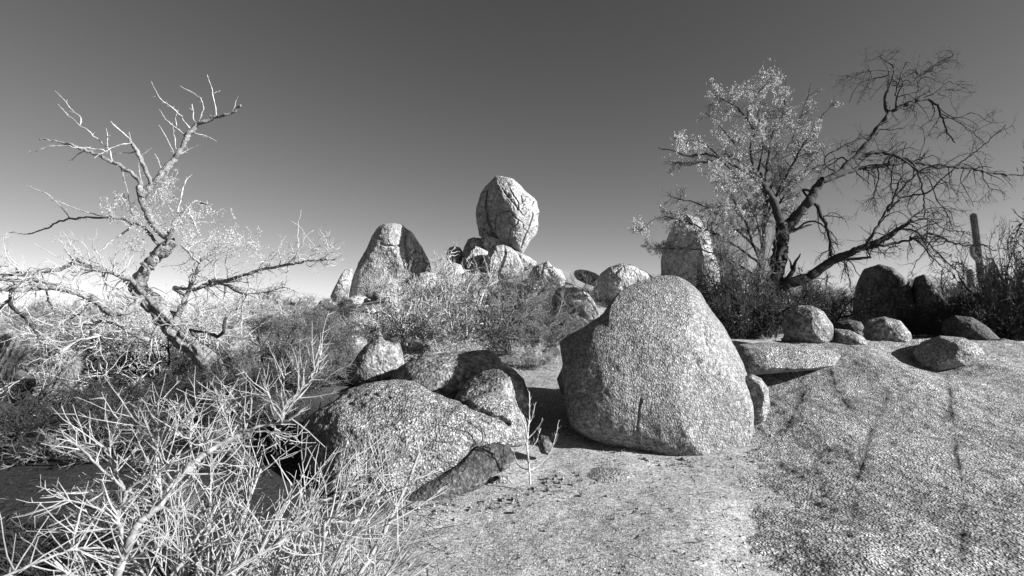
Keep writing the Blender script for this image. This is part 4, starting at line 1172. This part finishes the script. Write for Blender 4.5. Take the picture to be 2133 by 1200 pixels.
# ------------------------------------------------------------------ thorn bushes close to the camera
def thorn_bush():
    t = Traced(1.75, 35)
    base = at(250, 1290, 1.75); base[2] = g1(base[0], base[1])
    root = empty('thorn_bush', base, 'large pale leafless thorn bush closest to the camera, its branches spreading right', 'thorn bush')
    B = []

    def b(zk, pts, r0, r1, **k):
        q = t.bough(zk, pts, r0 * .68, r1 * .8, wig=.8, **k); B.append(q); return q
    b('F', [(660, 1420), (700, 1200), (760, 1030), (820, 900), (900, 820), (960, 770), (1010, 680), (1080, 600), (1160, 520), (1240, 460), (1314, 410), (1395, 375), (1440, 345)], 13, 6, attach=False, Y0=1.6, dY=.15)
    b('G', [(300, 350), (400, 310), (540, 285), (620, 240), (695, 180)], 5.5, 2.5)
    b('G', [(540, 285), (550, 190), (650, 90), (765, -25)], 5, 2)
    b('D', [(30, 1040), (80, 860), (130, 710)], 3.6, 1.6); b('D', [(60, 1000), (110, 860), (210, 745)], 3, 1.2)
    b('G', [(600, 150), (650, 90), (660, -30)], 2.4, 1)
    b('F', [(760, 1030), (720, 930), (700, 830), (740, 750), (750, 690)], 6, 5)
    b('F', [(750, 690), (690, 640), (600, 560), (490, 450), (375, 365)], 4.5, 2); b('F', [(740, 690), (560, 700), (365, 705)], 3.6, 1.4)
    b('F', [(740, 680), (680, 560), (655, 430), (715, 260)], 4, 1.6); b('F', [(655, 440), (560, 420), (450, 390)], 2.6, 1.2)
    b('F', [(750, 690), (860, 620), (960, 570), (1080, 480), (1240, 390)], 4, 1.6); b('F', [(755, 690), (960, 790), (1030, 810)], 3.6, 1.4)
    b('F', [(750, 690), (700, 600), (700, 480)], 3, 1.2)
    b('F', [(960, 770), (950, 600), (940, 450), (940, 170)], 4, 1.6); b('F', [(945, 480), (1020, 360), (1110, 240)], 3, 1.4); b('F', [(940, 360), (800, 270), (700, 110)], 3, 1.2)
    b('F', [(1160, 520), (1130, 420), (1140, 280), (1180, 130)], 3, 1.2); b('F', [(1080, 600), (1000, 560), (960, 560)], 2.4, 1)
    b('G', [(250, 390), (190, 230), (130, 80)], 3.4, 1.4); b('G', [(270, 380), (290, 290), (160, 95)], 3.2, 1.2); b('G', [(280, 300), (160, 298)], 2, 1)
    b('G', [(300, 350), (350, 220), (345, 20)], 3, 1.2); b('G', [(280, 390), (320, 460), (375, 540)], 3, 1.2); b('G', [(540, 285), (490, 200), (405, 0)], 3.2, 1.2)
    b('G', [(530, 220), (440, 125), (290, 130)], 2.4, 1); b('G', [(490, 300), (500, 450)], 2.4, 1.2); b('G', [(350, 340), (480, 345), (580, 370), (690, 345)], 2.6, 1)
    b('G', [(545, 200), (530, 100), (590, 105)], 2, 1); b('G', [(540, 180), (545, 60), (560, -40)], 2.2, 1); b('G', [(0, 530), (110, 545), (220, 550)], 2.4, 1)
    # lower spreading branches
    b('G', [(-150, 1420), (60, 1260), (210, 1180), (350, 1100), (460, 1040), (560, 930), (640, 860), (740, 770), (900, 635)], 8, 1.6, attach=False, Y0=1.55, dY=.5)
    b('G', [(560, 925), (640, 930), (780, 905), (830, 885), (900, 880), (985, 890)], 4, 1.6); b('G', [(820, 885), (880, 790), (930, 690), (1040, 510)], 3.4, 1.2)
    b('G', [(590, 850), (640, 800), (700, 762), (790, 748), (870, 715), (960, 655), (1060, 600), (1180, 500), (1300, 405)], 4.4, 1.6); b('G', [(1075, 595), (1130, 608), (1205, 640)], 2, .9)
    b('G', [(1112, 548), (1120, 460), (1132, 380)], 2, .9); b('G', [(965, 610), (940, 530)], 1.6, .8); b('G', [(855, 890), (900, 960), (960, 1045)], 2.4, 1)
    b('G', [(825, 875), (860, 840), (915, 808)], 1.8, .8); b('G', [(940, 880), (1020, 820), (1105, 720)], 2, .8)
    b('F', [(-60, 1240), (200, 1130), (350, 1070), (450, 1040), (600, 1030)], 5, 2, attach=False, Y0=1.2, dY=.3); b('F', [(440, 1040), (440, 950), (475, 830)], 2.6, 1.2)
    b('F', [(700, 1200), (640, 1110), (560, 1100), (440, 1180)], 4, 2); b('F', [(440, 1040), (490, 1120), (520, 1230)], 2.6, 2)
    b('F', [(700, 880), (600, 810), (500, 770), (330, 730)], 3.6, 1.2); b('F', [(700, 920), (560, 900), (500, 780)], 2.6, 1)
    b('F', [(1020, 1200), (1100, 1100), (1180, 960), (1330, 800)], 6, 2, attach=False, Y0=1.9, dY=.3); b('F', [(1100, 1080), (960, 930), (800, 820)], 3, 1.4)
    b('F', [(1190, 965), (1120, 880), (1060, 760)], 3, 1.2); b('F', [(740, 1120), (900, 1040), (960, 1030)], 3, 1.2); b('F', [(1000, 1220), (930, 1080), (960, 960)], 3, 1.4)
    w = Wood()
    for P, R in B:
        Pq, Rq = resamp(P, R, len(P) * 2); w.add(Pq[None], Rq[None], 8)
    w.build('branch_frame', M_thornstem, root)
    w = Wood(); rg = np.random.default_rng(38)
    P, R = stack(B, 14)
    C, Rr = sprout(P, R, 430, rg, (0.05, 0.22), (30, 65), 0.09, 0.08, 5, rmax=.0034, rmin=.0018, tmin=.1); w.add(C, Rr, 5)
    C2, R2 = sprout(C, Rr, 560, rg, (0.02, 0.08), (40, 75), 0.0, 0.05, 3, rmax=.0019, rmin=.0012); w.add(C2, R2, 4)
    w.build('twig_crown', M_thorn, root)


thorn_bush()


def thorn(px, py, Y, h, r, stems, seed, label, mats, n=(110, 420, 500), th=1.0, sp=(5, 50), group=None, up=.02):
    p = at(px, py, Y); z = g1(p[0], p[1])
    m = bush_meshes('t', mats, seed=seed, h=h, r=r, stems=stems, n1=n[0], n2=n[1], n3=n[2], th=th, spread_=sp, kink=.10, up=up)
    return place('thorn_bush', m, (p[0], p[1], z), 0, 1, label, 'thorn bush', group)


TH = (M_thorn, M_thorn, M_leafpale)
thorn(560, 1250, 2.4, 1.2, .75, 15, 401, 'dense pale bush of thin upright thorny shoots left of the broad tilted slab', TH, (170, 420, 120), 1.3, (8, 60))
thorn(430, 1260, 2.7, 1.15, .8, 13, 402, 'thin pale thorn bush behind the thick stem of the nearest thorn bush', TH, (130, 300, 100), 1.2, (8, 60))
thorn(740, 1230, 2.9, .62, .45, 34, 403, 'low tuft of fine pale stalks at the lower edge of the gravel', TH, (90, 220, 120), .6)
thorn(640, 1260, 2.6, .55, .45, 34, 404, 'low tuft of fine stalks in the shade between the thorn bushes and the pale tuft', TH, (70, 160, 80), .6)
thorn(-150, 1150, 1.35, 1.25, .5, 9, 405, 'thin out-of-focus thorny shoots reaching in from the left edge', TH, (30, 60, 60), .7, (5, 40))
thorn(150, 1150, 3.3, .6, .8, 22, 406, 'low dark thorny twigs in the shade at the lower left', (M_twigdark, M_twigdark, M_leafmid), (120, 420, 500), .8, (20, 75))
for px_, Y_, h_, sd_, lb_ in [(40, 6.4, 1.0, 411, 'dark bare tangle of branches at the left edge below the thick ribbed cactus'), (250, 7.0, .95, 412, 'dark bare tangle of branches right of the leaning ribbed cactus'),
                              (130, 9.0, 1.1, 413, 'dark bare tangle of branches behind the leaning ribbed cactus'), (350, 8.6, 1.1, 414, 'dark bare tangle of branches just left of the leaning trunk'),
                              (560, 8.6, 1.2, 415, 'dark bare tangle of branches right of the foot of the leaning trunk')]:
    thorn(px_, 860, Y_, h_, .9, 9, sd_, lb_, (M_twigdark, M_twigdark, M_leafmid), (60, 200, 200), 2.0, (15, 80))
for px_, Y_, h_, sd_, lb_, mt_ in [(140, 5.3, .5, 422, 'low grey dead twigs on dark soil below the leaning cactus', GREY),
                                   (240, 5.0, .55, 423, 'low grey dead twigs behind the upper left thorn shoots', GREY), (330, 5.6, .6, 424, 'grey dead bush behind the top of the nearest thorn bush', GREY),
                                   (430, 5.8, .6, 425, 'pale dead bush between the leaning trunk and the nearest thorn bush', PALE), (545, 5.2, .7, 426, 'grey dead bush in the black gap left of the tilted slab', GREY),
                                   (610, 6.0, .8, 427, 'grey dead bush behind the left shoulder of the tilted slab', GREY)]:
    thorn(px_, 1000, Y_, h_, .75, 10, sd_, lb_, mt_, (70, 260, 260), 1.2, (15, 82))
thorn(300, 1080, 3.9, .6, .8, 22, 407, 'grey dry twigs in the shade left of the tilted slab', GREY, (120, 420, 500), .9, (20, 75))


# ------------------------------------------------------------------ bare sapling by the slab
def sapling():
    t = Traced(4.9, 45)
    root = empty('sapling', at(1102, 1000, 4.9), 'small bare sapling standing alone in the gravel between the tilted slab and the huge boulder', 'sapling')
    B = []

    def b(pts, r0, r1, **k):
        q = t.bough('5', pts, r0, r1, wig=.3, **k); B.append(q)
    b([(1165, 760), (1155, 640), (1150, 560), (1160, 430), (1160, 315)], 2.4, 1, attach=False, Y0=4.9, dY=0)
    limb_obj('trunk', *B[0], M_twigpale, root, 5, 7, .15)
    b([(1157, 690), (1115, 675), (1095, 640), (1080, 590)], 1.4, .6); b([(1160, 695), (1220, 655), (1270, 580), (1303, 450)], 1.5, .6)
    b([(1152, 560), (1140, 480), (1115, 420), (1090, 345)], 1.6, .7); b([(1150, 580), (1130, 520), (1098, 470)], 1.2, .6); b([(1152, 540), (1190, 500), (1225, 450)], 1.2, .6)
    b([(1157, 470), (1175, 430), (1190, 365)], 1.2, .6); b([(1155, 600), (1190, 560), (1215, 490)], 1, .5)
    w = Wood()
    for P, R in B[1:]:
        w.add(P[None], R[None], 6)
    rg = np.random.default_rng(4); P, R = stack(B, 10)
    C, Rr = sprout(P, R, 90, rg, (0.02, 0.10), (20, 60), 0.12, .1, 4, rmax=.003, rmin=.0018); w.add(C, Rr, 4)
    w.build('twig_crown', M_twigpale, root)


sapling()


# ------------------------------------------------------------------ cacti
def cactus(base_px, Y, path, r, label, ribs=16, arms=(), name='saguaro_cactus'):
    p0 = at(*base_px, Y)
    root = empty(name, p0, label, 'cactus')

    def col(nm, pts, rr, parent):
        pts = [at(x, y, yy) for x, y, yy in pts]
        P = smoothline(pts, 60)
        d = np.concatenate([[0], np.cumsum(np.linalg.norm(np.diff(P, axis=0), axis=1))])
        rem = d[-1] - d
        R = rr * np.sqrt(np.clip(1 - (1 - np.clip(rem / (rr * 1.3), 0, 1)) ** 2, 0.0004, 1))
        # dense samples at the dome
        k = ribs * 6
        V, Fq = tubes(P[None], R[None], k)
        C = np.repeat(P, k, 0); an = np.tile(np.arange(k), len(P)) / k * 2 * math.pi
        f = 1 - 0.30 * (0.5 + 0.5 * np.cos(an * ribs)) + 0.03 * fbm(C * 3, 2, 3)
        V = C + (V - C) * f[:, None]
        me = mesh_np(nm, V - p0, Fq)
        o = link(nm, me, M_cactus, parent)
        # spines along the crests
        i = np.arange(2, len(P) - 1)
        jj = (np.arange(ribs) * 6 + 3)
        idx = (i[:, None] * k + jj[None]).ravel()
        S = V[idx]; D = S - C[idx]; D /= np.linalg.norm(D, axis=1)[:, None]
        rg = np.random.default_rng(3)
        S = np.repeat(S, 4, 0); D = np.repeat(D, 4, 0) + rg.normal(size=(len(S), 3)) * .6
        st = np.stack([S, S + D * 0.035], 1)
        w = Wood(); w.add(st, np.tile([[.0025, .001]], (len(st), 1)), 3)
        me = mesh_np('spine_cover', np.concatenate(w.V) - p0, np.concatenate(w.F))
        link('spine_cover', me, M_twigpale, o)
    col('trunk', path, r, root)
    for a, ra in arms: col('arm', a, ra, root)
    return root


cactus((2048, 640), 30, [(2056, 640, 30), (2046, 590, 30), (2038, 530, 30), (2032, 480, 30), (2027, 443, 30)], .165, 'tall slim leaning saguaro cactus rising above the right-hand bushes',
       arms=[([(2040, 545, 29.8), (2026, 530, 29.7), (2024, 512, 29.7)], .07)])
cactus((2019, 640), 28, [(2024, 645, 28), (2022, 600, 28), (2020, 560, 28)], .14, 'short saguaro column just left of the tall slim cactus, among the bushes')
cactus((2064, 640), 27, [(2072, 645, 27), (2070, 590, 27), (2066, 545, 27)], .12, 'dark short saguaro column right of the tall slim cactus, topped by twigs')
cactus((2005, 640), 26, [(2014, 650, 26), (2008, 620, 26), (2002, 585, 26)], .15, 'lowest saguaro column left of the tall cactus, half hidden by bushes')
cactus((100, 850), 7.5, [(100, 862, 7.5), (110, 820, 7.5), (125, 780, 7.5), (146, 735, 7.5)], .155, 'pale ribbed young saguaro leaning right beneath the leaning tree', ribs=15)
cactus((18, 770), 9.5, [(4, 790, 9.5), (15, 750, 9.5), (28, 720, 9.5), (40, 692, 9.5)], .21, 'thick ribbed cactus leaning right at the far left edge', ribs=17)

# ------------------------------------------------------------------ loose gravel and litter
def gravel():
    rg = np.random.default_rng(5)
    N = 9000
    Yg = 2.2 + 7 * rg.random(N) ** 1.3; X = rg.uniform(-0.25, 0.62, N) * Yg
    zz = gz(X, Yg)
    V0, F0 = ico(1)
    s = 0.003 + 0.007 * rg.random(N) ** 5
    sc = s[:, None] * rg.uniform(.6, 1.3, (N, 3))
    V = (V0[None] * (1 + .25 * rg.normal(size=(N, len(V0), 1)))) * sc[:, None, :] + np.stack([X, Yg, zz + s * .3], 1)[:, None, :]
    Fq = (F0[None] + (np.arange(N) * len(V0))[:, None, None]).reshape(-1, 3)
    # chips gathered where the boulder and the slab rock meet the ground
    def ring(cx, cy, ax, ay, N2, a0, a1):
        a = rg.uniform(a0, a1, N2); k = 1 + abs(rg.normal(size=N2)) * .2
        return np.stack([cx + ax * k * np.cos(a), cy + ay * k * np.sin(a)], 1)
    Q = np.concatenate([ring(1.85, 6.75, 1.02, .92, 700, 2.9, 6.6), ring(-.95, 5.3, 1.25, .75, 420, 4.75, 6.5)])
    s2 = 0.004 + 0.02 * rg.random(len(Q)) ** 7
    V3 = (V0[None] * (1 + .25 * rg.normal(size=(len(Q), len(V0), 1)))) * (s2[:, None] * rg.uniform(.6, 1.3, (len(Q), 3)))[:, None, :] + np.stack([Q[:, 0], Q[:, 1], gz(Q[:, 0], Q[:, 1]) + s2 * .3], 1)[:, None, :]
    V = np.concatenate([V, V3]); N += len(Q)
    Fq = (F0[None] + (np.arange(N) * len(V0))[:, None, None]).reshape(-1, 3)
    o = link('gravel', mesh_np('gravel', V.reshape(-1, 3), Fq, False), M_slab)
    tag(o, 'loose coarse granite grit scattered over the open ground', 'gravel', kind='stuff')


gravel()


def litter():
    rg = np.random.default_rng(6)
    N = 3200
    Yg = 2.5 + 9 * rg.random(N); X = -0.12 * Yg - rg.random(N) * 0.85 * Yg
    th = rg.uniform(0, 6.28, N); L = rg.uniform(.04, .22, N)
    S = np.stack([X, Yg, gz(X, Yg) + rg.uniform(0, .05, N)], 1)
    D = np.stack([np.cos(th), np.sin(th), rg.normal(size=N) * .25], 1)
    M2 = 240          # a few strays out on the open gravel
    S[:M2, 0] = rg.uniform(-.1, .5, M2) * S[:M2, 1]; S[:M2, 2] = gz(S[:M2, 0], S[:M2, 1]) + .008; D[:M2, 2] = 0; L[:M2] *= .6
    P = np.stack([S, S + D * L[:, None] * .5 + rg.normal(size=S.shape) * .01, S + D * L[:, None]], 1)
    w = Wood(); w.add(P, np.tile([[.003, .0025, .0015]], (N, 1)), 3)
    o = link('litter', mesh_np('litter', np.concatenate(w.V), np.concatenate(w.F)), M_twigdark)
    tag(o, 'fallen dry twigs littering the dark soil on the left', 'litter', kind='stuff')


litter()
